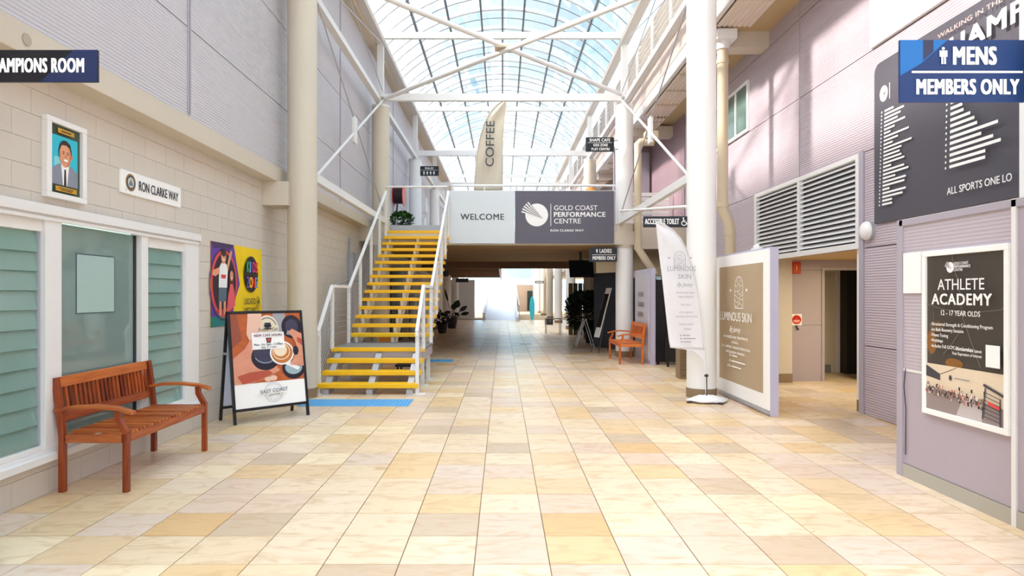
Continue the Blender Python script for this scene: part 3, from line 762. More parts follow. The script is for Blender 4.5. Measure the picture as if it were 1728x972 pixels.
# ================================================================= HANGING SIGNS
def hang(label, x0, x1, y, z0, z1, lines, m=DNAVY, arm=None):
    t = thing('hanging_sign', ((x0+x1)/2, y, z0), label, 'sign')
    B(x0, x1, y-.008, y+.008, z0, z1).build('board', m, t)
    if arm: MB().box(min(arm), max(arm), y-.006, y+.006, z1-.1, z1-.06).box(min(arm), max(arm), y-.006, y+.006, z0+.04, z0+.08).build('bracket', GALV, t)
    f = Frame((x0, y-.008, z0), (1, 0, 0), parent=t)
    return t, f
t, f = hang('dark navy hanging sign reading CHAMPIONS ROOM, cut by the left frame edge', -3.0, -2.315, 3.7, 2.815, 2.998, None, mat('black_navy', (8, 12, 26), .3), (-3.02, -2.99))
f.poly([(.36, .001), (.685, .001), (.685, .183), (.55, .183)], mat('navy_deep', (22, 40, 86), .3)); f.done('blue_wedge')
f.text('CHAMPIONS ROOM', .608, .055, .080, WPRINT, .57, .055, 'R')
t, f = hang('blue hanging sign reading MENS MEMBERS ONLY at upper right', 2.272, 2.985, 3.7, 2.70, 3.055, None, NAVY, (2.98, 3.0))
f.poly([(.0, .15), (.0, .354), (.27, .354), (.12, .22)], NAVY2); f.poly([(.13, .354), (.19, .354), (.19, .29), (.13, .235)], mat('navy_dark_band', (40, 50, 80), .3)); f.rect(.065, .165, .70, .177, WPRINT)
def man(f, x, y, h, m):
    f.ell(x, y+h*.9, h*.09, h*.09, m, 12); f.rect(x-h*.15, y+h*.42, x+h*.15, y+h*.78, m); f.rect(x-h*.22, y+h*.42, x-h*.16, y+h*.78, m); f.rect(x+h*.16, y+h*.42, x+h*.22, y+h*.78, m)
    f.rect(x-h*.13, y, x-h*.02, y+h*.45, m); f.rect(x+h*.02, y, x+h*.13, y+h*.45, m)
man(f, .245, .215, .10, WPRINT); f.done('pictogram_and_rule')
f.text('MENS', .305, .215, .10, WPRINT, .24, .06); f.text('MEMBERS ONLY', .095, .045, .085, WPRINT, .58, .06)
t, f = hang('dark hanging sign reading LADIES MEMBERS ONLY under the right end of the bridge', 2.19, 2.90, 16.36, 2.43, 2.795, None, DNAVY, (2.89, 2.93))
f.rect(.08, .17, .68, .18, WPRINT); man(f, .20, .225, .10, WPRINT); f.done('pictogram_and_rule'); f.text('LADIES', .27, .225, .10, WPRINT, .30, .03); f.text('MEMBERS ONLY', .09, .05, .09, WPRINT, .58, .035)
t, f = hang('dark hanging sign reading PLAY CENTRE on the upper right column above the walkway', 2.11, 2.83, 16.4, 5.225, 5.59, None, DNAVY, (2.82, 2.94))
f.rect(.05, .225, .67, .233, WPRINT); f.done('rule'); f.text('SHAPE CAFE', .36, .26, .075, WPRINT, .52, .03, 'C'); f.text('KIDS ZONE', .38, .135, .065, WPRINT, .36, .03, 'C'); f.text('PLAY CENTRE', .38, .035, .065, WPRINT, .46, .03, 'C')
t, f = hang('small dark hanging sign reading MALES with restroom figures on the upper left', -2.98, -2.29, 23.2, 5.86, 6.21, None, DNAVY, (-3.0, -2.97))
f.rect(.05, .20, .64, .208, WPRINT)
for k in range(4): man(f, .16+k*.12, .04, .13, WPRINT)
f.done('pictograms'); f.text('MALES', .35, .24, .07, WPRINT, .30, .03, 'C')
t, f = hang('dark hanging sign reading ACCESSIBLE TOILET with wheelchair symbol left of the tall white column', 2.20, 2.915, 10.1, 2.65, 2.822, None, DNAVY, (2.91, 2.94))
f.text('ACCESSIBLE TOILET', .025, .05, .085, WPRINT, .53, .035)
f.ring(.635, .065, .042, .042, .011, WPRINT, 20, 100, 370); f.ell(.625, .142, .012, .012, WPRINT, 12); f.line([(.625, .13), (.63, .085), (.665, .083), (.682, .045)], .011, WPRINT); f.line([(.627, .11), (.655, .108)], .009, WPRINT); f.done('wheelchair_symbol')
t, f = hang('small dark sign hanging under the low left ceiling', -2.65, -2.1, 25.1, 2.30, 2.52, None, DNAVY, None)
MB().box(-2.55, -2.54, 25.09, 25.11, 2.5, 2.95).box(-2.2, -2.19, 25.09, 25.11, 2.5, 2.95).build('hanger', GALV, t)
t, f = hang('second small dark sign further back under the low left ceiling', -2.6, -1.9, 36, 2.28, 2.5, None, DNAVY, None)
MB().box(-2.55, -2.53, 35.99, 36.01, 2.5, 2.9).box(-2.0, -1.98, 35.99, 36.01, 2.5, 2.9).build('hanger', GALV, t)
# ================================================================= LEFT WINDOW
wn = thing('window_1', (XL, 5.4, WZ0), kind='structure')
xo, xi = XL+.045, XL-.09
def fbox(y0, y1, z0, z1, a=xi, b=XL+.02): return MB().box(a, b, y0, y1, z0, z1)
MB().box(xi, XL+.02, W0, W1, 2.22, 2.30).box(XL+.02, XL+.05, W0, W1+.02, 2.235, 2.315).box(XL+.02, XL+.035, W0, W1, 2.19, 2.22).build('head_frame', WHITE, wn, bevel=.004)
MB().box(xi, XL+.02, W0, W1, .28, .36).box(XL+.0, XL+.06, W0, W1+.02, .27, .33).box(xi, XL+.01, W0, W1, .36, .40).build('sill_frame', WHITE, wn, bevel=.004)
for a, b in ((W1-.30, W1+.015), (6.50, 6.62), (5.13, 5.32), (3.2, 3.4)): fbox(a, b, .36, 2.22).build('jamb_frame', WHITE, wn, bevel=.003)
def louvre_bank(y0, y1, zt, zb=.42):
    MB().box(xi, XL-.01, y0, y1, zt, 2.2).build('upper_blank', COLW, wn)
    MB().box(XL-.07, XL-.02, y0, y0+.025, zb, zt).box(XL-.07, XL-.02, y1-.025, y1, zb, zt).build('louvre_track', GALV, wn)
    n = int((zt-zb)/.152)
    for k in range(n+1):
        z = zt-.152*(k+1)
        if z < zb-.05: break
        MB().slab((XL-.022, y0+.02, z-.012), (-.028, 0, .168), (0, y1-y0-.04, 0), (-.006, 0, -.0015)).build('louvre_blade', LOUVG, wn)
louvre_bank(3.4, 5.13, 2.10); louvre_bank(6.62, 7.41, 2.09)
B(XL-.05, XL-.044, 5.32, 6.50, .40, 2.19).build('glass_pane', WINGL, wn)
B(XL-.055, XL-.035, 6.46, 6.50, .40, 2.19).build('dark_gasket', BLACK, wn)
MB().box(XL-.044, XL-.041, 5.60, 6.14, 1.44, 1.95).build('rectangle_on_glass', mat('pale_green_rectangle', (168, 196, 192), .3), wn)  # thin pale green rectangle on the pane, outlined in slate below
m = MB()
for q in ((5.59, 6.15, 1.43, 1.44), (5.59, 6.15, 1.95, 1.96), (5.59, 5.60, 1.44, 1.95), (6.14, 6.15, 1.44, 1.95)): m.box(XL-.044, XL-.040, *q)
m.build('rectangle_border', mat('slate_line', (70, 92, 100), .5), wn)
dl = bpy.data.lights.new('room_fill_light', 'AREA'); dl.energy = 10; dl.size = 1.5; dl.color = (.95, 1, .97); ol = bpy.data.objects.new('room_fill_light', dl); COL.objects.link(ol); ol.location = (XL-.3, 5.4, 2.45); dl.shape = 'RECTANGLE'; dl.size = .3; dl.size_y = 4  # added, unseen area light to brighten the room behind the window
rm = thing('wall_room_behind', (XL-1, 5.4, 0), kind='structure')
MB().box(XL-.55, XL-.5, 2.9, 8.1, 0, 2.6).box(XL-.5, XL-.25, 2.9, 2.95, 0, 2.6).box(XL-.5, XL-.25, 8.05, 8.1, 0, 2.6).box(XL-.5, XL-.25, 2.9, 8.1, 2.5, 2.6).box(XL-.5, XL-.25, 2.9, 8.1, 0, .1).build('room_lining', mat('sage_room', (190, 208, 200), .8), rm)
# ================================================================= BENCH
def make_bench(loc, label):
    """local: front faces +x, length along y, origin at centre on the floor"""
    t = thing('garden_bench', loc, label, 'bench', 'slatted wooden benches')
    X, Y, Z = loc; L = 1.43; y0, y1 = Y-L/2, Y+L/2; xf, xb = X+.257, X-.257
    for y in (y0+.03, y1-.03):
        MB().box(xf-.022, xf+.024, y-.023, y+.023, 0, .47).build('front_leg', TEAKZ, t, bevel=.005)
        MB().box(xb-.026, xb+.022, y-.023, y+.023, 0, .45).prism([(xb-.026, y-.023, .45), (xb+.022, y-.023, .45), (xb-.005, y-.023, .70), (xb-.04, y-.023, .93), (xb-.085, y-.023, .92), (xb-.055, y-.023, .70)], (0, .046, 0)).build('back_leg', TEAKZ, t, bevel=.004)
        MB().prism([(xf-.022, y-.023, .47), (xf+.024, y-.023, .47), (xf+.024, y-.023, .49), (xf-.04, y-.023, .60), (xf-.04, y-.023, .655), (xf-.09, y-.023, .655), (xf-.085, y-.023, .585)], (0, .046, 0)).build('arm_support', TEAKZ, t, bevel=.004)
        m = MB(); ps = [(xb-.06, .66), (xb+.1, .688), (xb+.28, .692), (xf-.06, .675), (xf+.06, .64)]
        m.prism([(a, y-.035, z+.016) for a, z in ps]+[(a, y-.035, z-.016) for a, z in ps[::-1]], (0, .07, 0)); m.build('armrest', TEAKX, t, bevel=.008)
        B(xb+.03, xf-.03, y-.02, y+.02, .40, .465).build('side_rail', TEAKX, t, bevel=.003)
    B(xf-.02, xf+.02, y0+.06, y1-.06, .40, .468).build('front_rail', TEAK, t, bevel=.003)
    B(xb-.02, xb+.02, y0+.06, y1-.06, .39, .45).build('rear_rail', TEAK, t, bevel=.003)
    B(X-.02, X+.02, y0+.05, y1-.05, .40, .45).build('middle_rail', TEAK, t)
    n = 22; p = (L-.13)/n; me = None
    for k in range(n):
        y = y0+.065+p*(k+.5)
        if me is None: o = B(xb+.03, xf+.018, y-.017, y+.017, .469, .486).build('seat_slat', TEAKX, t); me = o.data; yy = y
        else: o = bpy.data.objects.new('seat_slat', me); COL.objects.link(o); o.parent = t; o.location = (0, y-yy, 0)
    def bx(z): return xb-.012-(z-.45)*.135
    def rail(z0, z1, nm, arch=False):
        m = MB(); m.slab((bx(z0)-.018, y0+.06, z0), (.03, 0, 0), (0, L-.12, 0), (bx(z1)-bx(z0), 0, z1-z0)); return m.build(nm, TEAK, t, bevel=.004)
    rail(.56, .635, 'lower_back_rail'); rail(.84, .925, 'top_back_rail')
    me = None
    for k in range(n):
        y = y0+.065+p*(k+.5)
        if me is None: o = MB().slab((bx(.635)-.012, y-.015, .635), (.016, 0, 0), (0, .030, 0), (bx(.84)-bx(.635), 0, .205)).build('back_slat', TEAKZ, t); me = o.data; yy = y
        else: o = bpy.data.objects.new('back_slat', me); COL.objects.link(o); o.parent = t; o.location = (0, y-yy, 0)
    return t
b1 = make_bench((-3.305, 5.92, 0), 'reddish slatted wooden bench against the window in the left foreground')
b2 = copy_tree(b1); b2.location = (2.95, 15.5, 0); b2.rotation_euler = (0, 0, math.pi); ORM = {'teak_length': wood_mat('orange_length', (196, 90, 24), (232, 138, 60), 0), 'teak_cross': wood_mat('orange_cross', (196, 90, 24), (232, 138, 60), 1), 'teak_upright': wood_mat('orange_upright', (180, 76, 16), (222, 120, 44), 2)}
mc_ = {}
for ch in b2.children:
    k = ch.data.name
    if k not in mc_: mc_[k] = ch.data.copy(); mc_[k].materials[0] = ORM[ch.data.materials[0].name]
    ch.data = mc_[k]
b2['label'] = 'orange slatted wooden bench beside the white column on the right, seen end on'
# ================================================================= LEFT WALL SIGNS
t = thing('framed_portrait', (XL+.03, 5.35, 2.38), 'framed portrait photo of a smiling man in a grey suit on the left wall', 'picture')
y0, y1, z0, z1 = 5.11, 5.60, 2.38, 3.03
MB().box(XL, XL+.05, y0, y1, z0, z0+.045).box(XL, XL+.05, y0, y1, z1-.045, z1).box(XL, XL+.05, y0, y0+.055, z0+.045, z1-.045).box(XL, XL+.05, y1-.055, y1, z0+.045, z1-.045).build('frame', COLW, t, bevel=.004)
B(XL, XL+.02, y0+.055, y1-.055, z0+.045, z1-.045).build('mount', mat('dark_green_mount', (60, 76, 58), .5), t)
f = Frame((XL+.02, y0+.055, z0+.045), (0, 1, 0), parent=t); Wd, Hd = .38, .56
SK = mat('skin_print', (228, 160, 124), .6); SK2 = mat('skin_print_dark', (208, 132, 100), .6); HR = mat('hair_print', (44, 36, 36), .6); GS = mat('grey_suit', (134, 140, 156), .7); GOLDP = mat('gold_plate', (206, 156, 40), .4, .2)
SKYP = mat('turquoise_print', (40, 190, 214), .6)
f.rect(.03, .075, .35, .475, SKYP); f.rect(.06, .09, .2, .3, mat('pale_turq', (130, 214, 226), .6))
f.poly([(.03, .075), (.03, .20), (.11, .245), (.19, .25), (.27, .245), (.35, .20), (.35, .075)], GS)
f.poly([(.14, .25), (.24, .25), (.215, .075), (.165, .075)], WPRINT); f.poly([(.18, .21), (.20, .21), (.206, .075), (.174, .075)], HR)
f.ell(.19, .35, .080, .10, HR); f.ell(.19, .325, .071, .098, SK); f.ell(.215, .32, .04, .085, SK2, 20, -90, 90); f.ell(.185, .33, .055, .085, SK); f.poly([(.118, .36), (.13, .42), (.16, .445), (.20, .45), (.25, .425), (.265, .36), (.25, .39), (.2, .41), (.145, .405), (.128, .385)], HR)
f.ell(.165, .338, .010, .005, HR, 10); f.ell(.215, .338, .010, .005, HR, 10); f.rect(.15, .35, .18, .355, HR); f.rect(.2, .35, .23, .355, HR); f.poly([(.187, .335), (.193, .335), (.201, .305), (.18, .305)], SK2); f.ell(.19, .283, .028, .011, WPRINT, 14); f.ring(.19, .285, .036, .017, .005, SK2, 16, 180, 360); f.ell(.118, .325, .010, .02, SK2, 10); f.ell(.262, .325, .010, .02, SK2, 10)
f.rect(.09, .497, .29, .535, GOLDP); f.rect(.06, .02, .32, .06, GOLDP)
f.rect(.13, .51, .25, .52, HR); f.rect(.10, .043, .28, .049, HR); f.rect(.12, .03, .26, .036, HR)
f.done('portrait_print')
t = thing('street_sign', (XL+.01, 6.7, 2.575), 'long white wall sign with a round crest and black street name', 'sign')
B(XL, XL+.02, 6.145, 7.29, 2.577, 2.80).build('plate', WPRINT, t, bevel=.003)
f = Frame((XL+.02, 6.145, 2.577), (0, 1, 0), parent=t)
f.ell(.16, .115, .085, .085, CHAR); f.ring(.16, .115, .078, .078, .006, GOLDP); f.ell(.16, .115, .052, .052, mat('crest_pale', (200, 206, 200), .6)); f.poly([(.13, .085), (.19, .085), (.19, .11), (.16, .15), (.13, .11)], mat('crest_blue', (90, 120, 150), .6)); f.rect(.155, .09, .165, .16, GOLDP); f.done('round_crest')
f.text('RON CLARKE WAY', .30, .062, .095, BLACK, .78, .012); f.text('8', .07, .02, .025, GTXT)
t = tag(MB().tube([(-3.42, 4.64, 3.43), (-3.412, 4.64, 3.43)], [.045, .043], 20).build('wall_boss', mat('boss_grey', (176, 166, 148), .6)), 'small round cream boss on the ledge beam above the champions room sign', 'fitting')
# Kids zone banner
t = thing('kids_banner', (XL+.01, 8.9, 1.19), 'purple and yellow banner with two children and a black disc on the left wall', 'banner')
B(XL+.002, XL+.008, 8.05, 9.76, 1.19, 2.27).build('banner_sheet', mat('banner_yellow', (250, 214, 0), .5), t)
f = Frame((XL+.008, 8.05, 1.19), (0, 1, 0), parent=t)
PUR = mat('banner_purple', (98, 58, 160), .5); PUR2 = mat('banner_dark_purple', (60, 40, 90), .5); TLB = mat('banner_teal', (10, 130, 130), .5); CORAL = mat('coral', (226, 70, 70), .5)
f.poly([(0, 0), (.62, 0), (.72, .3), (.90, .55), (.70, 1.08), (0, 1.08)], PUR); f.poly([(0, 1.08), (.1, 1.0), (.6, 1.02), (.70, 1.08)], PUR2); f.poly([(0, 0), (0, .13), (.62, .13), (.64, 0)], TLB)
f.ell(.40, .55, .40, .44, CORAL, 36); f.ell(.41, .55, .355, .40, mat('banner_shadow', (46, 30, 44), .6), 36); f.ring(.39, .54, .43, .47, .02, PUR2, 36, 60, 300)
f.poly([(.12, .2), (.7, .25), (.6, .18), (.4, .152), (.2, .17)], RED)
CH = mat('shorts', (90, 110, 126), .7)
f.rect(.24, .14, .31, .36, SK); f.rect(.37, .15, .44, .36, SK); f.rect(.22, .32, .46, .52, CH); f.poly([(.22, .50), (.47, .50), (.50, .78), (.42, .82), (.30, .82), (.24, .76)], WPRINT); f.rect(.29, .62, .43, .67, CORAL)
f.poly([(.24, .76), (.06, .72), (.03, .66), (.12, .64), (.25, .69)], SK); f.poly([(.46, .78), (.56, .98), (.62, 1.0), (.62, .96), (.50, .72)], SK); f.ell(.36, .90, .075, .092, SK, 18); f.ell(.36, .955, .075, .05, HR, 16); f.ell(.335, .90, .008, .008, HR, 8); f.ell(.385, .90, .008, .008, HR, 8); f.ell(.36, .865, .025, .01, WPRINT, 10)
f.poly([(.44, .16), (.72, .26), (.70, .45), (.66, .56), (.54, .56), (.50, .42)], mat('pink_dress', (236, 96, 108), .6)); f.poly([(.52, .40), (.53, .70), (.60, .75), (.67, .70), (.68, .42), (.64, .55), (.56, .55)], mat('brown_hair', (96, 46, 36), .6)); f.ell(.60, .66, .05, .068, SK, 16); f.ell(.585, .665, .006, .006, HR, 8); f.ell(.618, .665, .006, .006, HR, 8); f.ell(.60, .635, .018, .008, WPRINT, 10)
for a in (.76, .84, .9): f.line([(a, 1.06), (a+.06, .72)], .008, mat('yellow_shadow', (214, 176, 0), .5))
f.ell(1.27, .70, .255, .26, mat('near_black', (28, 24, 44), .5), 36); f.rect(1.02, .685, 1.52, .70, BLACK)
f.ring(1.52, .27, .075, .11, .012, BLACK); f.line([(1.49, .20), (1.53, .32)], .022, BLACK); f.poly([(1.49, .30), (1.56, .35), (1.565, .27)], BLACK); f.done('banner_print')
cs_ = [(60, 170, 90), (90, 170, 240), (230, 60, 150), (240, 60, 60)]
for i, (ch, c) in enumerate(zip('KIDS', cs_)): f.text(ch, 1.08+i*.105, .73, .15, mat('kid_%d%d%d' % c, c, .5), .09 if ch != 'I' else .04, .05, d=.03)
for i, (ch, c) in enumerate(zip('ZONE', [(120, 90, 200), (250, 200, 20), (230, 50, 40), (90, 150, 230)])): f.text(ch, 1.075+i*.105, .51, .15, mat('kid_%d%d%d' % c, c, .5), .095, .05, d=.03)
f.text('LOCATED', 1.0, .27, .085, BLACK, .40, .03, d=.03); f.text('UPSTAIRS', .98, .14, .085, BLACK, .44, .03, d=.03)
# ================================================================= A-FRAME COFFEE SIGN
L0 = Vector((-3.29, 7.89, 0)); R0 = Vector((-2.577, 8.59, 0)); rt_ = (R0-L0).normalized(); bk_ = Vector((-rt_.y, rt_.x, 0))
t = thing('folding_sign', (-3.05, 8.4, 0), 'black framed folding sign with coffee photo and NEW CAFE HOURS notice beside the stairs', 'sign')
up = (bk_*.22+Vector((0, 0, 1.385))); Lh = up.length; upn = up.normalized()
def frm(base, un, L, nm):
    m = MB(); nn = rt_.cross(un)
    Wf = (R0-L0).length
    for x in (0, Wf-.035): m.slab(base+rt_*x-nn*.0, rt_*.035, un*L, nn*.03)
    m.slab(base+un*(L-.035), rt_*Wf, un*.035, nn*.03); m.slab(base+un*.15, rt_*Wf, un*.035, nn*.03)
    return m.build(nm, BLACK, t, bevel=.003)
frm(L0, upn, Lh, 'front_frame')
Wf = (R0-L0).length
MB().slab(L0+rt_*.03+upn*.17-rt_.cross(upn)*(-.008), rt_*(Wf-.06), upn*(Lh-.2), rt_.cross(upn)*.012).build('front_panel', WPRINT, t)
b0 = L0+bk_*.46; ub = (-bk_*.22+Vector((0, 0, 1.385))); ubn = ub.normalized()
frm(b0, ubn, Lh, 'rear_frame')
MB().slab(b0+rt_*.03+ubn*.17+rt_.cross(ubn)*.008, rt_*(Wf-.06), ubn*(Lh-.2), rt_.cross(ubn)*.012).build('rear_panel', mat('pale_blue_white', (206, 212, 232), .5), t)
MB().bar(L0+upn*(Lh*.62)+rt_*.0, b0+ubn*(Lh*.62), .008, .03).build('hinge_stay', GALV, t)
nn = rt_.cross(upn)
f = Frame(L0+rt_*.035+upn*.185+nn*.020, rt_, upn, parent=t); W_, H_ = Wf-.07, Lh-.22
OR = mat('orange_wood_print', (186, 92, 44), .5, var=.25, scale=14); DK = mat('cup_black', (34, 32, 48), .3); FL = mat('hand_print', (214, 146, 120), .6, var=.18, scale=9); FL2 = mat('hand_print_pale', (232, 190, 170), .6); LT = mat('latte', (196, 120, 60), .5); SVR = mat('print_silver', (150, 176, 186), .4)
yb = .30
f.rect(0, yb, W_, H_, OR)
f.poly([(.0, H_), (.08, H_), (.13, .85), (.0, .75)], mat('brown_red_print', (150, 76, 56), .5)); f.poly([(.55, yb+.5), (.55, H_), (.72, H_), (.72, .98)], mat('grey_tray', (160, 160, 166), .5))
f.ell(.80, 1.00, .14, .155, DK); f.ell(.80, 1.0, .09, .10, mat('cup_black2', (60, 60, 84), .3)); f.poly([(.72, .90), (.84, .87), (.86, .92), (.74, .95)], SVR)
f.ell(.79, .46, .16, .15, DK); f.ell(.79, .46, .12, .09, SVR); f.poly([(.66, .52), (.85, .42), (.88, .46), (.70, .56)], WPRINT)
f.ell(.47, .98, .15, .18, mat('beige_cup', (226, 214, 190), .5)); f.ring(.47, .98, .13, .15, .012, GREYP, 28, 20, 190); f.poly([(.22, H_), (.40, H_), (.40, 1.06), (.33, .86), (.24, .80), (.19, .92)], FL2)
f.poly([(0, .62), (.16, .74), (.24, .86), (.34, .80), (.28, .70), (.30, .50), (.55, .50), (.60, .44), (.44, .36), (.20, yb), (.0, yb)], FL)
f.ell(.42, .62, .19, .17, DK); f.ell(.42, .66, .16, .13, mat('cup_black2', (60, 60, 84), .3)); f.ring(.42, .66, .15, .12, .01, SVR, 24, 200, 340)
f.poly([(.04, .40), (.20, .44), (.45, .45), (.50, .40), (.30, .33), (.10, yb)], mat('hand_shadow', (180, 80, 60), .6))
f.ell(.64, .66, .165, .155, WPRINT); f.ell(.64, .66, .145, .135, LT); f.ell(.62, .70, .09, .085, mat('milk', (240, 222, 196), .5)); f.ring(.63, .68, .12, .11, .012, mat('milk', (0, 0, 0)))
f.poly([(W_, .90), (.80, .97), (.74, .93), (.80, .86), (.83, .80), (.86, .70), (.80, .60), (.74, .50), (W_, .47)], FL); f.poly([(W_, .83), (.86, .86), (.86, .80), (W_, .74)], mat('hand_shadow', (0, 0, 0))); f.ell(.83, .68, .04, .06, DK)
f.ell(.50, .345, .05, .035, FL2); f.ell(.43, .335, .05, .03, FL2)
f.ell(.47, 1.02, .05, .025, DK); f.rect(.43, 1.02, .51, 1.06, DK); f.ell(.47, .985, .06, .008, DK)
f.rect(.25, .72, .68, 1.055-.12, WPRINT, .016)
f.poly([(.43, .865), (.51, .865), (.495, .80), (.445, .80)], mat('brown_cup', (90, 46, 50), .5), .020); f.poly([(.455, .85), (.49, .85), (.485, .82), (.46, .82)], CORAL, .021)
f.rect(0, 0, W_, yb, WPRINT, .0015)
f.ring(.49, .165, .125, .125, .004, GTXT); f.ring(.49, .165, .105, .105, .003, GTXT)
for a in range(0, 180, 30):
    aa = math.radians(a+180); f.line([(.49+.06*math.cos(aa), .155+.06*math.sin(aa)), (.49+.1*math.cos(aa), .155+.1*math.sin(aa))], .003, GTXT)
f.rect(.30, .15, .68, .20, WPRINT); f.done('poster_print')
f.text('Southern Cafe', .47, .955, .04, DK, .26, .0, 'C', d=.024, shear=.3); f.text('NEW CAFE HOURS', .465, .882, .033, mat('maroon', (120, 30, 70), .5), .37, .03, 'C', d=.024)
f.text('Mon - Fri: 5am - 11:30am', .465, .768, .026, DK, .38, .02, 'C', d=.024); f.text('Sat: 7-11am', .465, .733, .024, DK, .20, .02, 'C', d=.024)
f.text('EAST COAST', .49, .165, .045, CHAR, .36, .01, 'C', d=.042, rot=.04); f.text('gourmet', .49, .125, .028, CHAR, .15, 0, 'C', d=.042, shear=.4, rot=.05)
# ================================================================= LUMINOUS SKIN BOARD
def arch_logo(f, x, y, a, b, m, tk):
    f.ring(x, y, a, a, tk, m, 20, 0, 180); f.line([(x-a+tk/2, y), (x-a+tk/2, y-b)], tk, m); f.line([(x+a-tk/2, y), (x+a-tk/2, y-b)], tk, m); f.line([(x-a, y-b), (x+a, y-b)], tk, m)
    f.ring(x, y, a*.35, a*.35, tk*.8, m, 16)
    for k in range(-2, 3):
        g_ = math.radians(90+k*38); f.line([(x+a*.45*math.cos(g_), y+a*.45*math.sin(g_)), (x+a*.85*math.cos(g_), y+a*.85*math.sin(g_))], tk*.8, m)
    for k in range(4):
        yy = y-b*(.25+.2*k); f.line([(x-a+i*a/4, yy+math.sin(i*.9+k)*a*.16) for i in range(9)], tk*.8, m)
    for s in (-1, 1): f.rect(x+s*a*1.9-a*.18, y-b*.12-a*.1, x+s*a*1.9+a*.18, y-b*.12+a*.1, m)
t = thing('display_board', (3.55, 9.48, 0), 'free-standing lilac display board with a tan skin treatment poster in a white border', 'board')
y0, y1 = 8.45, 10.52
B(3.50, 3.615, y0, y1, .0, 2.225).build('core', mat('lilac_edge', (186, 184, 206), .4), t, bevel=.004)
B(3.47, 3.50, y0, y1, .04, .075).build('base_rail', GALV, t)
MB().box(3.478, 3.50, y0+.0, y1, .08, 2.2).build('white_border', WPRINT, t)
f = Frame((3.478, y1, .08), (0, -1, 0), parent=t); W_ = y1-y0; H_ = 2.12
f.rect(.17, .20, W_-.17, H_-.17, TANP); arch_logo(f, 1.02, 1.62, .17, .30, WPRINT, .012); f.rect(.17+.02, .2+.02, .195, .24, TANP)
for k, yy in enumerate((.60, .52, .44)):
    f.ell(.68, yy, .022, .022, WPRINT, 12); f.rect(.75, yy-.01, (.98, 1.30, 1.15)[k], yy+.01, WPRINT)
f.ell(.61, .44, .022, .022, WPRINT, 12); f.done('poster_print')
f.text('LUMINOUS SKIN', 1.02, 1.13, .13, WPRINT, 1.26, .0, 'C', .06); f.text('By Jenny', 1.02, .97, .08, WPRINT, .46, 0, 'C', .06, shear=.5)
for k, s in enumerate(('ADVANCED SKIN TREATMENTS', 'FACIALS', 'EYE & BROW TRANSFORMATION', 'FACE & BODY TANNING')): f.text(s, 1.02, .87-k*.075, .036, WPRINT, (1.0, .26, 1.15, .75)[k], .03, 'C', .06)
MB().box(3.52, 3.58, 8.9, 9.15, 2.225, 2.25).ball((3.55, 9.0, 2.27), .035, 10).ball((3.55, 9.08, 2.265), .03, 10).build('spotlight', WHITE, t)
# ---- second board further back
t = thing('display_board', (3.4, 15.6, 0), 'lilac display board with faint grey printed numbers behind the orange bench', 'board')
B(3.36, 3.47, 14.65, 16.35, 0, 2.2).build('core', mat('lilac_edge', (0, 0, 0)), t)
B(3.345, 3.36, 14.80, 16.3, .1, 2.1).build('printed_face', mat('grey_white_face', (198, 194, 204), .5), t)
f = Frame((3.345, 16.3, .1), (0, -1, 0), parent=t)
for k, n in enumerate((7, 8, 7, 9)):
    for j in range(n):
        f.rect(.35+j*.09, 1.45-k*.24, .41+j*.09, 1.56-k*.24, GTXT)
f.done('faint_print')
# ---- dark folded partitions
t = thing('partition_panel', (4.0, 15.0, 0), 'black folded partition panel on the floor between the two display boards', 'partition')
MB().slab((3.50, 14.7, .06), (.26, .10, 0), (-.01, .03, 0), (0, 0, 1.88)).slab((3.76, 14.8, .06), (.34, -.25, 0), (.02, .03, 0), (0, 0, 1.8)).build('panels', mat('soft_black', (34, 32, 36), .5), t)
for x, y in ((3.55, 14.75), (3.78, 14.8), (4.05, 14.6)): MB().cyl(x, y, 0, .06, .03, 10).build('castor', BLACK, t)
t = thing('folded_table', (3.95, 14.35, 0), 'black folded table leaning low behind the white feather flag', 'table')
MB().box(3.62, 4.15, 14.28, 14.32, .12, .62).build('table_top', BLACK, t)
for x in (3.66, 4.1): MB().box(x-.015, x+.015, 14.25, 14.36, 0, .62).build('leg', BLACK, t)
t = thing('vent_cabinet', (3.55, 12.3, 0), 'narrow brown slatted cabinet behind the foot of the tall white column', 'cabinet')
B(3.35, 3.75, 12.2, 12.5, 0, .62).build('carcass', BAND, t)
for k in range(8): B(3.37, 3.73, 12.185, 12.2, .05+k*.068, .09+k*.068).build('slat', mat('brown_slat', (120, 100, 76), .6), t)
# ================================================================= RIGHT WALL BOARD, WINDOWS
t = thing('champions_board', (XR-.02, 7.2, 2.5), 'large charcoal board of white bulleted sports lists high on the right wall', 'board')
y0, y1, z0, z1 = 5.5, 8.34, 2.51, 4.55
pts = [(XR-.03, y0, z0), (XR-.03, y1, z0), (XR-.03, y1, z1-.12)]+[(XR-.03, y1-.12+.12*math.cos(a), z1-.12+.12*math.sin(a)) for a in (.4, .8, 1.2)]+[(XR-.03, y1-.12, z1), (XR-.03, y0, z1)]
MB().prism(pts, (.03, 0, 0)).build('board', mat('charcoal_board', (78, 76, 86), .45), t)
f = Frame((XR-.03, y1, z0), (0, -1, 0), parent=t)
f.ell(.21, 1.62, .085, .10, WPRINT, 20); f.poly([(.19, 1.60), (.25, 1.66), (.24, 1.60)], GREYP); f.rect(.33, 1.52, .34, 1.72, WPRINT)
random.seed(3)
for k in range(26):
    z = 1.38-k*.047; f.ell(.17, z+.012, .013, .013, WPRINT, 8); L = random.uniform(.22, .62); f.rect(.23, z, .23+L*(.9 if k % 3 else .6), z+.024, WPRINT)
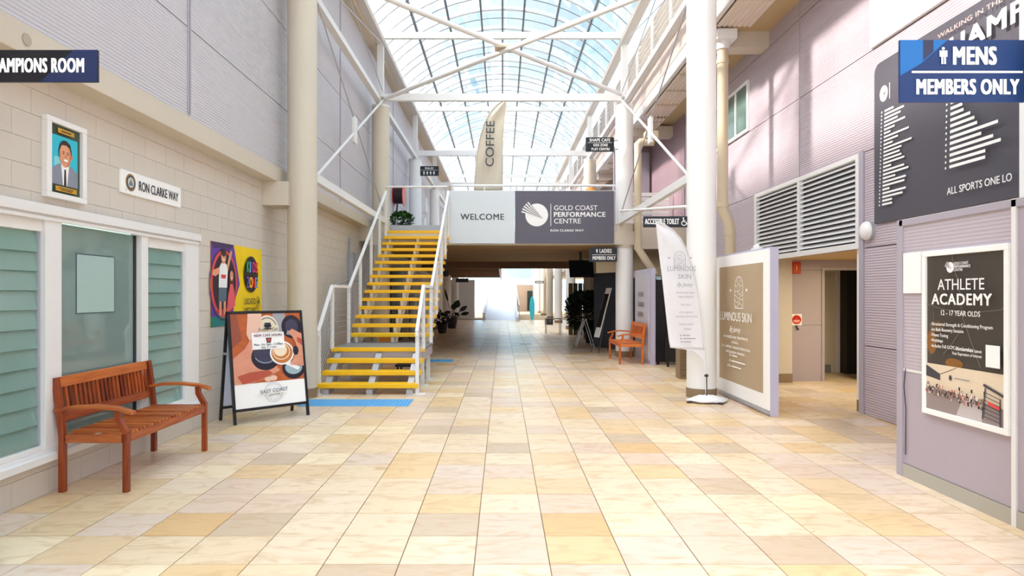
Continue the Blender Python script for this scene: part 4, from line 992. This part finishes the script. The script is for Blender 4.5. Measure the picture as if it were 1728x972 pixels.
for k in range(17):
    z = 1.42-k*.062; f.ell(1.42, z+.014, .013, .014, WPRINT, 8); L = (.32, .34, .28, .34, .25, .35, .18, .2, .3, .36, .4, .68, .46, .62, .72, .52, .52)[k]; f.rect(1.48, z, 1.48+L*.98, z+.032, WPRINT)
f.done('bulleted_lists')
f.text('WALKING IN THE F', 1.28, 1.88, .05, mat('pink_text', (214, 176, 168), .5), 1.0, .0, d=.045); f.text('CHAMPI', 1.20, 1.62, .19, WPRINT, 1.34, .07, d=.045)
f.text('ALL SPORTS ONE LO', 1.43, .155, .075, WPRINT, .88, .02, d=.045)
def upper_window(name, y0, y1, z0, z1, mull, gm):
    t = thing(name, (XR-.02, (y0+y1)/2, z0), kind='structure')
    m = MB(); a, b = XR-.045, XR
    m.box(a, b, y0, y1, z0, z0+.06).box(a, b, y0, y1, z1-.06, z1).box(a, b, y0, y0+.06, z0+.06, z1-.06).box(a, b, y1-.06, y1, z0+.06, z1-.06)
    for q in mull: m.box(a, b, q-.025, q+.025, z0+.06, z1-.06)
    m.build('frame', WHITE, t, bevel=.003)
    qs = [y0+.06]+sorted(mull)+[y1-.06]
    for q, r in zip(qs, qs[1:]): B(XR-.02, XR-.005, q, r, z0+.06, z1-.06).build('pane', gm, t)
upper_window('window_2', 12.62, 14.9, 4.80, 5.80, (13.3, 14.1), mat('dark_green_glass', (84, 112, 104), .08))
upper_window('window_3', 4.6, 8.42, 4.80, 6.1, (7.7, 6.4, 5.4), mat('pale_window_glass', (196, 204, 190), .15))  # panes in one plain pale colour
t = thing('wall_lamp', (XR-.08, 8.55, 2.3), 'round white bulkhead lamp on the right wall beside the louvre', 'lamp')
MB().tube([(XR, 8.50, 2.44), (XR-.04, 8.50, 2.44)], .135, 24).build('lamp_base', GALV, t)
MB().ball((XR-.04, 8.50, 2.44), .125, 20, (.6, 1, 1)).build('lamp_cover', WHITE, t)
# ================================================================= ACADEMY POSTER
t = thing('poster_case', (3.53, 4.93, .62), 'white framed charcoal academy poster with gym photo on the projecting wall at right', 'poster')
y0, y1, z0, z1 = 4.475, 5.395, .617, 1.957; xf = 3.50
MB().box(xf, 3.535, y0, y1, z0, z0+.045).box(xf, 3.535, y0, y1, z1-.045, z1).box(xf, 3.535, y0, y0+.04, z0+.045, z1-.045).box(xf, 3.535, y1-.045, y1, z0+.045, z1-.045).build('frame', WPRINT, t, bevel=.004)
B(3.518, 3.535, y0+.04, y1-.045, z0+.045, z1-.045).build('poster_sheet', CHAR2, t)
f = Frame((3.518, y1-.045, z0+.045), (0, -1, 0), parent=t); W_ = y1-y0-.085; H_ = z1-z0-.09
ORB = mat('amber_glow_print', (140, 92, 40), .4); LNG = mat('court_line', (120, 112, 104), .4)
f.ell(.06, .55, .06, .10, ORB, 16); f.ell(.32, .40, .10, .04, ORB, 16); f.ell(.12, .68, .09, .05, mat('brown_glow', (96, 74, 50), .4), 16)
f.line([(.30, H_), (.32, H_-.12), (.37, H_-.2), (.42, H_-.5), (.55, .5), (.6, .4)], .008, LNG); f.line([(0, .86), (.2, .82), (.5, .80), (.8, .83), (W_, .86)], .006, LNG); f.line([(.08, .80), (.1, .6), (.12, .5), (.04, .44)], .005, LNG); f.line([(.45, .72), (.3, .55), (.2, .46)], .006, LNG)
ph = .375
f.rect(0, 0, W_, ph, mat('gym_wall_print', (226, 208, 184), .5)); f.poly([(0, 0), (0, .19), (W_*.5, .17), (W_, .13), (W_, 0)], mat('gym_floor_print', (150, 136, 136), .4)); f.poly([(.35, 0), (.42, .14), (.62, .13), (.62, 0)], mat('gym_floor_shine', (196, 188, 190), .4))
f.poly([(0, .36), (0, .27), (.17, .25), (.17, .30)], CHAR); f.line([(.17, .30), (.36, .37)], .004, CHAR)
random.seed(11)
pal = [mat('g1', (70, 50, 44), .6), mat('g2', (120, 80, 60), .6), mat('g3', (40, 36, 40), .6), mat('g4', (230, 220, 214), .6), mat('g5', (200, 100, 60), .6)]
for k in range(150):
    x = random.uniform(.01, .66); y = .18-x*.07+random.uniform(-.05, .03); a = random.uniform(.004, .016); f.rect(x, y, x+a, y+random.uniform(.006, .03), pal[int(random.random()*5)], .02+k*.00005)
for k in range(3): f.rect(.38+k*.13, .20, .395+k*.13, .225, pal[2])
f.ell(.29, .285, .016, .022, CHAR); f.rect(.34, .285, .5, .292, GTXT)
f.line([(.64, .28), (W_, .22)], .02, CHAR); f.line([(.66, .26), (.63, .03)], .012, CHAR); f.line([(.80, .2), (.80, .0)], .012, CHAR)
for k in range(7): f.line([(.65, .05+k*.03), (.80, .03+k*.028)], .006, CHAR)
f.poly([(.68, .17), (.8, .14), (.8, .12), (.70, .14)], CORAL)
logo(f, .30, H_-.10, .042, WPRINT, CHAR2)
f.rect(W_-.155, .415, W_-.02, .575, WPRINT)
f.done('poster_print')
f.text('GOLD COAST', .36, H_-.082, .02, WPRINT, .16, .02, d=.035); f.text('PERFORMANCE', .36, H_-.107, .02, WPRINT, .18, .05, d=.035); f.text('CENTRE', .36, H_-.132, .02, WPRINT, .10, .01, d=.035)
f.text('ATHLETE', .43, H_-.275, .085, WPRINT, .50, .005, 'C', .035); f.text('ACADEMY', .43, H_-.39, .085, WPRINT, .64, .05, 'C', .035); f.text('12 - 17 YEAR OLDS', .43, H_-.475, .04, WPRINT, .42, .01, 'C', .035)
for k, (s, w_) in enumerate((('-Structured Strength & Conditioning Program', .66), ('-Ice Bath Recovery Sessions', .37), ('-Fitness Testing', .20), ('-Workshops', .14), ('-Includes Full GCPC Membership', .46))): f.text(s, .10, H_-.56-k*.044, .026, WPRINT, w_, .015, d=.035)
f.text('Find Out More & Submit', W_-.18, .51, .022, WPRINT, .27, .015, 'R', .035); f.text('Your Expression of Interest', W_-.18, .475, .022, WPRINT, .31, .015, 'R', .035)
t = tag(MB().box(3.515, 3.535, 5.43, 5.72-.05, 1.61, 1.96).build('notice_panel', WPRINT, bevel=.004), 'small blank white panel left of the academy poster', 'panel')
# signs inside corridor
t = thing('extinguisher_sign', (5.5, 11.93, 2.0), 'small red fire extinguisher location sign high in the corridor', 'sign')
B(5.36, 5.51, 11.935, 11.95, 1.98, 2.20).build('plate', RED, t); f = Frame((5.36, 11.935, 1.98), (1, 0, 0), parent=t); f.poly([(.06, .06), (.09, .06), (.09, .15), (.075, .17), (.06, .15)], mat('orange_print', (250, 150, 60), .5)); f.ring(.075, .11, .07, .105, .006, mat('orange_print', (0,0,0)), 4, 45, 405); f.done('pictogram')
t = thing('no_entry_sign', (5.5, 11.93, 1.1), 'white notice with a red round emblem on the lilac corridor wall', 'sign')
B(5.335, 5.53, 11.935, 11.95, 1.03, 1.24).build('plate', WPRINT, t); f = Frame((5.335, 11.935, 1.03), (1, 0, 0), parent=t); f.ell(.098, .105, .085, .085, RED); f.ell(.098, .085, .06, .035, mat('pink_print', (244, 170, 160), .5)); f.rect(.02, .10, .176, .115, RED); f.done('emblem')
MB().tube([(5.42, 11.93, 1.03), (5.44, 11.925, .98), (5.47, 11.93, .95)], .012, 6).build('lock', BLACK, t)
# ================================================================= FEATHER FLAGS
def interp(pts, t):
    n = len(pts)-1; f = t*n; i = min(int(f), n-1); a = f-i
    return Vector(pts[i]).lerp(Vector(pts[i+1]), a)
def feather(pole, free, Y, m, parent, amp=.015):
    P = [at(*p, Y) for p in pole]; Q = [at(*p, Y) for p in free]; n, k = 40, 14; vs = []; fs = []
    for i in range(n+1):
        a = interp(P, i/n); b = interp(Q, i/n)
        for j in range(k+1):
            s = j/k; p = a.lerp(b, s); p.y += amp*math.sin(i*.33+s*5)*math.sin(math.pi*s)+amp*.6*math.sin(s*9+i*.1); vs.append(p)
    for i in range(n):
        for j in range(k):
            q = i*(k+1)+j; fs.append((q, q+1, q+k+2, q+k+1))
    o = MB().add(vs, fs, True).build('flag_sail', m, parent)
    sd = o.modifiers.new('thick', 'SOLIDIFY'); sd.thickness = .003
    return P
YF = 9.6
t = thing('feather_flag', (at(1192, 678, YF).x, YF, 0), 'white feather flag with pale grey lettering standing before the tall white column', 'flag')
pole = [(1108, 375), (1122, 379), (1136, 388), (1149, 403), (1160, 424), (1169, 450), (1177, 485), (1183, 520), (1187, 560), (1190, 612)]
free = [(1107, 376), (1109, 398), (1111, 420), (1114, 445), (1117, 470), (1120, 498), (1123, 525), (1126, 552), (1129, 577), (1131, 587)]
pole2 = pole[:-1]+[(1189, 590)]
P = feather(pole2, free, YF, FABRIC, t)
# lower tail of the sail back to the pole
vs = [at(1131, 587, YF), at(1150, 589, YF), at(1168, 592, YF), at(1189, 590, YF), at(1180, 600, YF), at(1189.5, 614, YF)]
MB().add(vs, [(0, 1, 2, 3), (2, 4, 5, 3)]).build('sail_hem', FABRIC, t)
MB().tube(P+[at(1191, 640, YF), Vector((at(1192, 678, YF).x, YF, .05))], [.006]*5+[.009]*(len(P)-5)+[.011, .012], 8).build('pole', WHITE2, t)
bx_ = at(1192, 678, YF).x
MB().cyl(bx_, YF, .10, .42, .013, 10).cyl(bx_, YF, .38, .41, .03, 10).build('spigot', BLACK, t)
m = MB()
for a in (.4, 2.0, 3.5, 5.2): m.bar((bx_, YF, .05), (bx_+.34*math.cos(a), YF+.3*math.sin(a), .015), .03, .015)
m.build('cross_base', BLACK, t)
m = MB(); random.seed(5); n = 20
ring = [(bx_+.02+(.26+.05*random.random())*math.cos(2*math.pi*i/n)*(1.05), YF+(.2+.04*random.random())*math.sin(2*math.pi*i/n), .03+.02*random.random()) for i in range(n)]
ri = [(bx_+.1*math.cos(2*math.pi*i/n), YF+.08*math.sin(2*math.pi*i/n), .09+.02*random.random()) for i in range(n)]
m.add(ring+ri+[(bx_, YF, .10)], [(i, (i+1) % n, n+(i+1) % n, n+i) for i in range(n)]+[(n+i, n+(i+1) % n, 2*n) for i in range(n)], True)
o = m.build('water_bag', FABRIC, t); sd = o.modifiers.new('thick', 'SOLIDIFY'); sd.thickness = .015
def fl(px, py): p = at(px, py, YF-.035); return p
f = Frame(at(1110, 600, YF-.036), (1, 0, 0), (0, 0, 1), parent=t); sc_ = YF/F
def q(px, py): return ((px-1110)*sc_, (600-py)*sc_)
x, y = q(1147, 434); arch_logo(f, x, y, .085, .13, GTXT, .005); f.done('arch_emblem')
for s, px, py, h_, w_, sh in (('LUMINOUS', 1150, 458, .075, .42, 0), ('SKIN', 1155, 471, .07, .19, 0), ('By Jenny', 1156, 484, .06, .24, .5), ('ADVANCED SKIN', 1156, 496, .028, .27, 0), ('TREATMENTS', 1157, 503, .028, .23, 0), ('FACIALS', 1157, 516, .026, .14, 0), ('EYE & BROW', 1158, 529, .028, .20, 0), ('TRANSFORMATION', 1158, 536, .028, .32, 0), ('FACE & BODY', 1159, 549, .028, .22, 0), ('TANNING', 1160, 557, .028, .12, 0)):
    x, y = q(px, py); f.text(s, x, y, h_, GTXT, w_, .0, 'C', .002, shear=sh, res=2)
for k in range(3):
    x, y = q(1148+k, 566+k*5.5); f.k = 0; f.mb = MB(); f.ell(x, y, .012, .012, GTXT, 8); f.rect(x+.03, y-.006, x+.14+.08*(k == 1), y+.006, GTXT); f.done('contact_line')
# coffee flag on the bridge
YF = 18.0
t = thing('feather_flag', (at(803, 320, YF).x+.4, YF, 3.23), 'cream feather flag reading COFFEE standing on the walkway', 'flag')
free = [(855, 168), (854, 180), (852, 196), (850, 214), (849, 235), (848, 258), (848, 285), (848, 322)]
pole = [(854, 167), (838, 176), (826, 190), (816, 210), (809, 235), (804, 262), (802, 290), (800, 322)]
P = feather(pole, free, YF, FABRICC, t, .03)
bx_ = P[-1].x
MB().tube(P+[Vector((bx_, YF, 3.26))], .013, 8).build('pole', WHITE2, t)
MB().box(bx_-.3, bx_+.3, YF-.03, YF+.03, 3.23, 3.26).box(bx_-.03, bx_+.03, YF-.3, YF+.3, 3.23, 3.26).build('cross_base', BLACK, t)
f = Frame(at(833, 281, YF-.08), (0, 0, 1), (-1, 0, 0), parent=t)
f.text('COFFEE', 0, 0, .235, CHAR, 1.26, .01, 'L', .0, rot=-.02)
# ================================================================= PLANTS
def leafy(name, x, y, z, R, hgt, n, m, size, parent, seed):
    random.seed(seed); b = MB()
    for i in range(n):
        a = random.uniform(0, 6.283); ph = random.uniform(-1, 1); r = R*random.uniform(.35, 1)**.5
        c = Vector((x+r*math.cos(a)*math.sqrt(1-ph*ph*.8), y+r*math.sin(a)*math.sqrt(1-ph*ph*.8), z+hgt/2+ph*hgt/2))
        d = (c-Vector((x, y, z+hgt*.3))).normalized(); d = (d+Vector((random.uniform(-.6, .6), random.uniform(-.6, .6), random.uniform(-.5, .4)))).normalized()
        s = d.cross(Vector((0, 0, 1))).normalized()*size*.32; L = d*size; u = s.cross(d).normalized()*size*.08
        b.add([c-L*.5, c-s+u, c+s+u, c+L*.55], [(0, 1, 3), (0, 3, 2)], True)
    return b.build(name, m, parent, kind='stuff')
def pot(x, y, z, r, h, m, t): return MB().lathe(x, y, [(0, z), (r*.68, z), (r*.95, z+h*.6), (r, z+h*.95), (r*1.06, z+h), (r*.92, z+h), (r*.9, z+h*.9), (0, z+h*.9)], 20).build('pot', m, t)
t = thing('potted_plant', (at(678, 366, 17.6).x, 17.6, 3.23), 'bushy green potted plant at the top of the stairs', 'plant')
x = at(678, 366, 17.6).x; pot(x, 17.6, 3.23, .16, .26, POTM, t); leafy('foliage', x, 17.6, 3.42, .34, .42, 420, LEAF, .12, t, 2); MB().tube([(x, 17.6, 3.4), (x, 17.6, 3.6)], .02, 6).build('stem', BAND, t)
t = thing('potted_plant', (-2.5, 26.8, 0), 'small leafy plant in a dark purple pot, nearer of two beyond the stairs', 'plant')
pot(-2.5, 26.8, 0, .23, .40, POTM, t); leafy('foliage', -2.5, 26.8, .38, .32, .45, 90, LEAFD, .2, t, 4); MB().tube([(-2.5, 26.8, .35), (-2.5, 26.8, .6)], .015, 6).build('stem', LEAFD, t)
t = thing('potted_plant', (-2.4, 30.6, 0), 'tall plant with large paddle leaves in a dark purple pot beyond the stairs', 'plant')
pot(-2.4, 30.6, 0, .27, .48, POTM, t)
def paddle(base, tip, w_, parent):
    base, tip = Vector(base), Vector(tip); mid = base.lerp(tip, .55)+Vector((0, 0, .06)); d = tip-base
    MB().tube([base, mid], .014, 6).build('leaf_stalk', LEAFD, parent)
    s = d.cross(Vector((0, 1, .3))).normalized()*w_; e = tip+d*.12
    vs = [mid, mid.lerp(e, .3)+s*.9, mid.lerp(e, .6)+s, mid.lerp(e, .85)+s*.5, e, mid.lerp(e, .85)-s*.5, mid.lerp(e, .6)-s, mid.lerp(e, .3)-s*.9]
    MB().add(vs, [(0, 1, 2, 3, 4, 5, 6, 7)]).build('leaf', LEAFD, parent).modifiers.new('t', 'SOLIDIFY').thickness = .004
B0 = (-2.4, 30.6, .42)
for tip, w_ in (((-3.25, 30.5, .95), .13), ((-2.1, 30.4, 1.25), .16), ((-1.75, 30.6, 1.0), .10), ((-2.7, 30.5, 1.75), .05), ((-2.3, 30.7, 1.1), .14), ((-1.65, 30.4, .72), .09), ((-2.6, 30.3, .8), .12), ((-2.1, 30.3, .7), .12)): paddle(B0, tip, w_, t)
t = thing('potted_plant', (2.85, 21.4, 0), 'big round dark green bush in a black pot beside the small display stands', 'plant')
pot(2.95, 21.4, 0, .27, .55, mat('black_pot', (26, 28, 34), .3), t); leafy('foliage', 2.75, 21.4, .45, .72, 1.25, 2000, LEAFD, .16, t, 6); MB().tube([(2.9, 21.4, .5), (2.8, 21.4, 1.0)], .03, 8).build('trunk', BAND, t)
# ================================================================= FAR ITEMS, RIGHT OF THE PASSAGE
t = thing('easel_sign', (2.9, 17.8, 0), 'tall leaning white display board with a black panel on a thin easel', 'sign')
a = at(1002, 588, 18.0); b = at(1024, 486, 18.3)
a = Vector((a.x, 18.0, .42)); b = Vector((at(1023, 486, 18.3).x, 18.3, H+11*18.3/F)); d = b-a
MB().slab(a, (.10, -.30, 0), d, (.012, .006, 0)).build('board', WPRINT, t)
MB().slab(a+d*.20+Vector((.008-.006, -.05-.012, 0)), (.07, -.2, 0), d*.68, (.004, .002, 0)).build('black_panel', BLACK, t)
MB().slab(a+d*.20+Vector((-.004, -.05, 0)), (.07, -.2, 0), d*.68, (.004, .002, 0)).build('black_face', BLACK, t)
for p, q_ in (((2.45, 17.9, 0), a+d*.55), ((2.62, 17.6, 0), a+d*.6+Vector((.1, -.28, 0))), ((3.0, 18.4, 0), a+d*.7)): MB().tube([p, q_], .012, 6).build('leg', CHAR, t)
t = thing('folding_sign', (2.55, 19.6, 0), 'small white folding sign on the floor beside the black pot', 'sign')
MB().slab((2.17, 19.6, .08), (.26, .1, .72), (.02, -.45, 0), (.01, .004, -.003)).build('front_panel', WPRINT, t)
MB().bar((2.14, 19.62, 0), (2.46, 19.7, .88), .02, .02).bar((2.72, 19.62, 0), (2.46, 19.7, .88), .02, .02).bar((2.16, 19.17, 0), (2.48, 19.25, .88), .02, .02).bar((2.74, 19.17, 0), (2.48, 19.25, .88), .02, .02).build('frame', GALV, t)
t = thing('television', (2.4, 18.9, 2.2), 'black flat television hanging under the bridge beside the ladies sign', 'television')
MB().slab((1.97, 18.9, 2.10), (.70, -.06, .0), (0, .05, 0), (-.03, 0, .50)).build('screen', mat('screen_black', (6, 6, 10), .7, spec=.1), t, bevel=.006)
MB().box(2.25, 2.33, 18.95, 19.0, 2.3, 2.86).build('mount', BLACK, t)
t = thing('dark_kiosk', (3.6, 19.5, 0), 'dark grey free-standing wall panel behind the tall leaning display board', 'panel')
MB().slab((2.80, 19.8, 0), (.55, -.9, 0), (.10, .05, 0), (0, 0, 2.25)).build('panel', mat('slate', (72, 78, 92), .5), t)
MB().slab((3.40, 18.9, 0), (.12, 0, 0), (0, .6, 0), (0, 0, 2.25)).build('return_panel', mat('slate_light', (130, 138, 156), .5), t)
B(3.52, 4.6, 19.3, 19.4, 0, 2.1).build('side_panel', mat('slate', (0,0,0)), t)
t = thing('brown_screen', (3.0, 24.5, 0), 'brown timber screen standing behind the round bush', 'screen')
for k in range(4): B(2.62+k*.19, 2.79+k*.19, 25.6, 25.65, 0, 2.05).build('board', mat('dark_brown', (96, 76, 60), .6) if k % 2 else mat('olive_brown', (120, 110, 80), .6), t)
t = thing('side_table', (2.0, 26.5, 0), 'low grey metal table on the floor before the round bush', 'table')
B(1.75, 2.4, 26.2, 26.8, .60, .63).build('table_top', BAND, t)
for x in (1.78, 2.36):
    for y in (26.24, 26.76): B(x-.012, x+.012, y-.012, y+.012, 0, .60).build('leg', GALV, t)
t = thing('speaker_box', (at(926, 546, 33).x, 33, 0), 'black box speaker at the foot of the white far right columns', 'speaker')
x = at(926, 546, 34.5).x; MB().prism([(x-.2, 34.3, 0), (x+.22, 34.3, 0), (x+.22, 34.3, .42), (x-.05, 34.3, .42), (x-.2, 34.3, .28)], (0, .4, 0)).build('cabinet', BLACK, t, bevel=.01)
MB().tube([(x+.05, 34.3, .2), (x+.05, 34.28, .2)], .11, 16).build('cone', CHAR, t)
t = thing('upright_board', (at(897, 530, 40).x, 40, 0), 'bright cyan upright oval board in the far bright hall', 'board')
f = at(898, 520, 40); MB().ball((f.x, 40, .75), .75, 20, (.22, .04, 1)).build('oval_board', CYAN, t); MB().box(f.x-.12, f.x+.12, 39.9, 40.1, 0, .03).build('stand', GALV, t)
# chairs
# teal panels and door under the stairs
t = thing('teal_panel', (XL+.02, 19.5, 0), 'teal wall panel seen between the yellow stair treads', 'panel'); B(XL, XL+.05, 18.0, 20.5, .1, 1.45).build('sheet', TEAL, t)
t = thing('service_cabinet', (XL+.1, 15.2, 0), 'grey metal service pipes and box on the wall behind the stair handrail', 'cabinet')
MB().box(XL, XL+.12, 15.2, 15.6, 1.9, 2.6).build('box', GALV, t, bevel=.01); MB().tube([(XL+.05, 15.3, 2.6), (XL+.05, 15.3, 2.95)], .03, 8).tube([(XL+.05, 15.4, 0), (XL+.05, 15.4, 1.9)], .03, 8).build('pipe', GALV, t)
t = thing('back_railing', (-3.3, 14.5, 0), 'grey metal handrail behind the stairs along the cream wall', 'railing')
MB().tube([(-3.45, 13.0, 1.75), (-3.45, 14.6, 1.95), (-3.3, 14.9, 1.9), (-3.3, 15.0, .9)], .022, 8).build('handrail', GALV, t)
for y in (13.0, 14.5): MB().tube([(-3.45, y, 0), (-3.45, y, 1.78+(y-13)*.1)], .018, 8).build('post', GALV, t)
MB().tube([(-3.45, 13.0, .8), (-3.45, 14.5, .8)], .012, 6).build('mid_rail', GALV, t)
t = thing('door_1', (XL, 22, 0), kind='structure'); B(XL, XL+.04, 21.0, 23.0, 0, 2.5).build('door_leaf', mat('dark_door_grey', (70, 66, 64), .5), t); B(XL, XL+.05, 23.05, 24.4, 0, 2.5).build('door_leaf', mat('mid_door_grey', (120, 118, 114), .5), t)
t = thing('floor_box', (-2.7, 13.4, 0), 'low grey flat trolley on the floor under the stair landing', 'trolley')
B(-2.2, -1.6, 13.2, 13.8, .12, .16).build('deck', CHAR, t)
for x in (-2.15, -1.65):
    for y in (13.25, 13.75): MB().tube([(x-.015, y, .06), (x+.015, y, .06)], .06, 12).build('wheel', BLACK, t)
MB().tube([(-2.18, 13.78, .16), (-2.18, 13.8, .45), (-1.62, 13.8, .45), (-1.62, 13.78, .16)], .015, 8).build('handle', GALV, t)
t = thing('orange_crate', (-2.75, 15.6, 0), 'orange storage box on the floor under the upper stair flight', 'box'); B(-2.95, -2.55, 15.4, 15.8, 0, .55).build('body', mat('orange_plastic', (220, 140, 40), .5), t, bevel=.01); B(-2.97, -2.53, 15.38, 15.82, .55, .6).build('lid', mat('orange_plastic', (0,0,0)), t)
# hose reel upstairs
t = thing('hose_reel', (XC+.2, 20.2, 5), 'red and black fire hose reel on the upper left wall', 'hose reel')
MB().tube([(XC+.02, 20.6, 4.75), (XC+.30, 20.6, 4.75)], .26, 24).build('hose', mat('hose_black', (36, 20, 26), .5), t)
for x in (XC+.0, XC+.31): MB().tube([(x, 20.6, 4.75), (x+.02, 20.6, 4.75)], .34, 28).build('reel_disc', RED, t)
MB().tube([(XC+.15, 20.4, 4.5), (XC+.15, 20.3, 4.2), (XC+.18, 20.3, 4.0)], .025, 8).build('nozzle', BLACK, t)
t = tag(MB().tube([(XC+.06, 19.0, 3.23), (XC+.06, 19.0, 4.6), (XC+.02, 19.0, 4.65)], .045, 10).build('fire_pipe', RED), 'red vertical fire pipe on the upper left wall by the hose reel', 'pipe')
t = thing('orange_ornament', (2.2, 19.5, 3.23), 'orange object behind the walkway rail at the upper right', 'ornament'); x = at(996, 316, 19.5).x
MB().cyl(x, 19.5, 3.23, 4.75, .02, 8).build('pole', GALV, t); MB().lathe(x, 19.5, [(.20, 4.66), (.12, 4.80), (0, 4.90)], 12).build('canopy', mat('orange_plastic', (0,0,0)), t)
t = thing('meter_box', (4.6, 20.8, 4.2), 'small framed white notice on the brown upper wall at right', 'notice'); B(4.35+.55, 5.25, 20.96, 21, 4.55, 5.1).build('sheet', COLW, t); 
m = MB()
for q_ in ((4.88, 4.90), (5.25, 5.27)): m.box(q_[0], q_[1], 20.95, 21, 4.53, 5.12)
m.build('frame', WPRINT, t)
t = thing('floor_grate', (.3, 20, 0), 'small dark drain grate set in the floor beyond the stairs', 'grate')
B(.55, .95, 20.7, 21.0, .0005, .006).build('frame', GALV, t)
for k in range(6): B(.58+k*.06, .61+k*.06, 20.73, 20.97, .006, .009).build('slot', BLACK, t)
# real lamps
def lamp(name, loc, e, size, col=(1, 1, 1), label='', rot=(0, 0, 0)):
    d = bpy.data.lights.new(name, 'AREA'); d.energy = e; d.size = size; d.color = col
    o = bpy.data.objects.new(name, d); COL.objects.link(o); o.location = loc; o.rotation_euler = rot; return o
t = thing('ceiling_light', (6.4, 10.4, 2.2), 'flat warm ceiling light inside the corridor', 'lamp'); B(6.1, 6.7, 10.2, 10.6, 2.2, 2.24).build('housing', WHITE, t)
lamp('corridor_lamp', (6.4, 10.4, 2.18), 22, .5, (1, .80, .42))

t = thing('hanging_sign', (at(910, 476, 36.2).x, 36.2, 2.2), 'tiny white sign with dark border on the far right cream columns', 'sign')
x = at(910, 476, 36.2).x; z = at(910, 476, 36.2).z
B(x-.24, x+.24, 36.2, 36.22, z-.07, z+.07).build('board', CHAR, t); B(x-.2, x+.2, 36.19, 36.2, z-.035, z+.035).build('face', WPRINT, t)
t = thing('wall_speaker', (XC+.2, 26, 5), 'small white boxes on brackets high on the upper left wall past the hose reel', 'speaker')
MB().box(XC, XC+.4, 26.0, 26.3, 4.9, 5.5).build('upper_box', WHITE, t, bevel=.02); MB().box(XC, XC+.35, 26.0, 26.3, 4.2, 4.7).build('lower_box', WHITE, t, bevel=.02)
MB().tube([(XC+.02, 26.1, 4.2), (XC+.45, 26.1, 3.95)], .03, 8).build('bracket', CHAR, t)
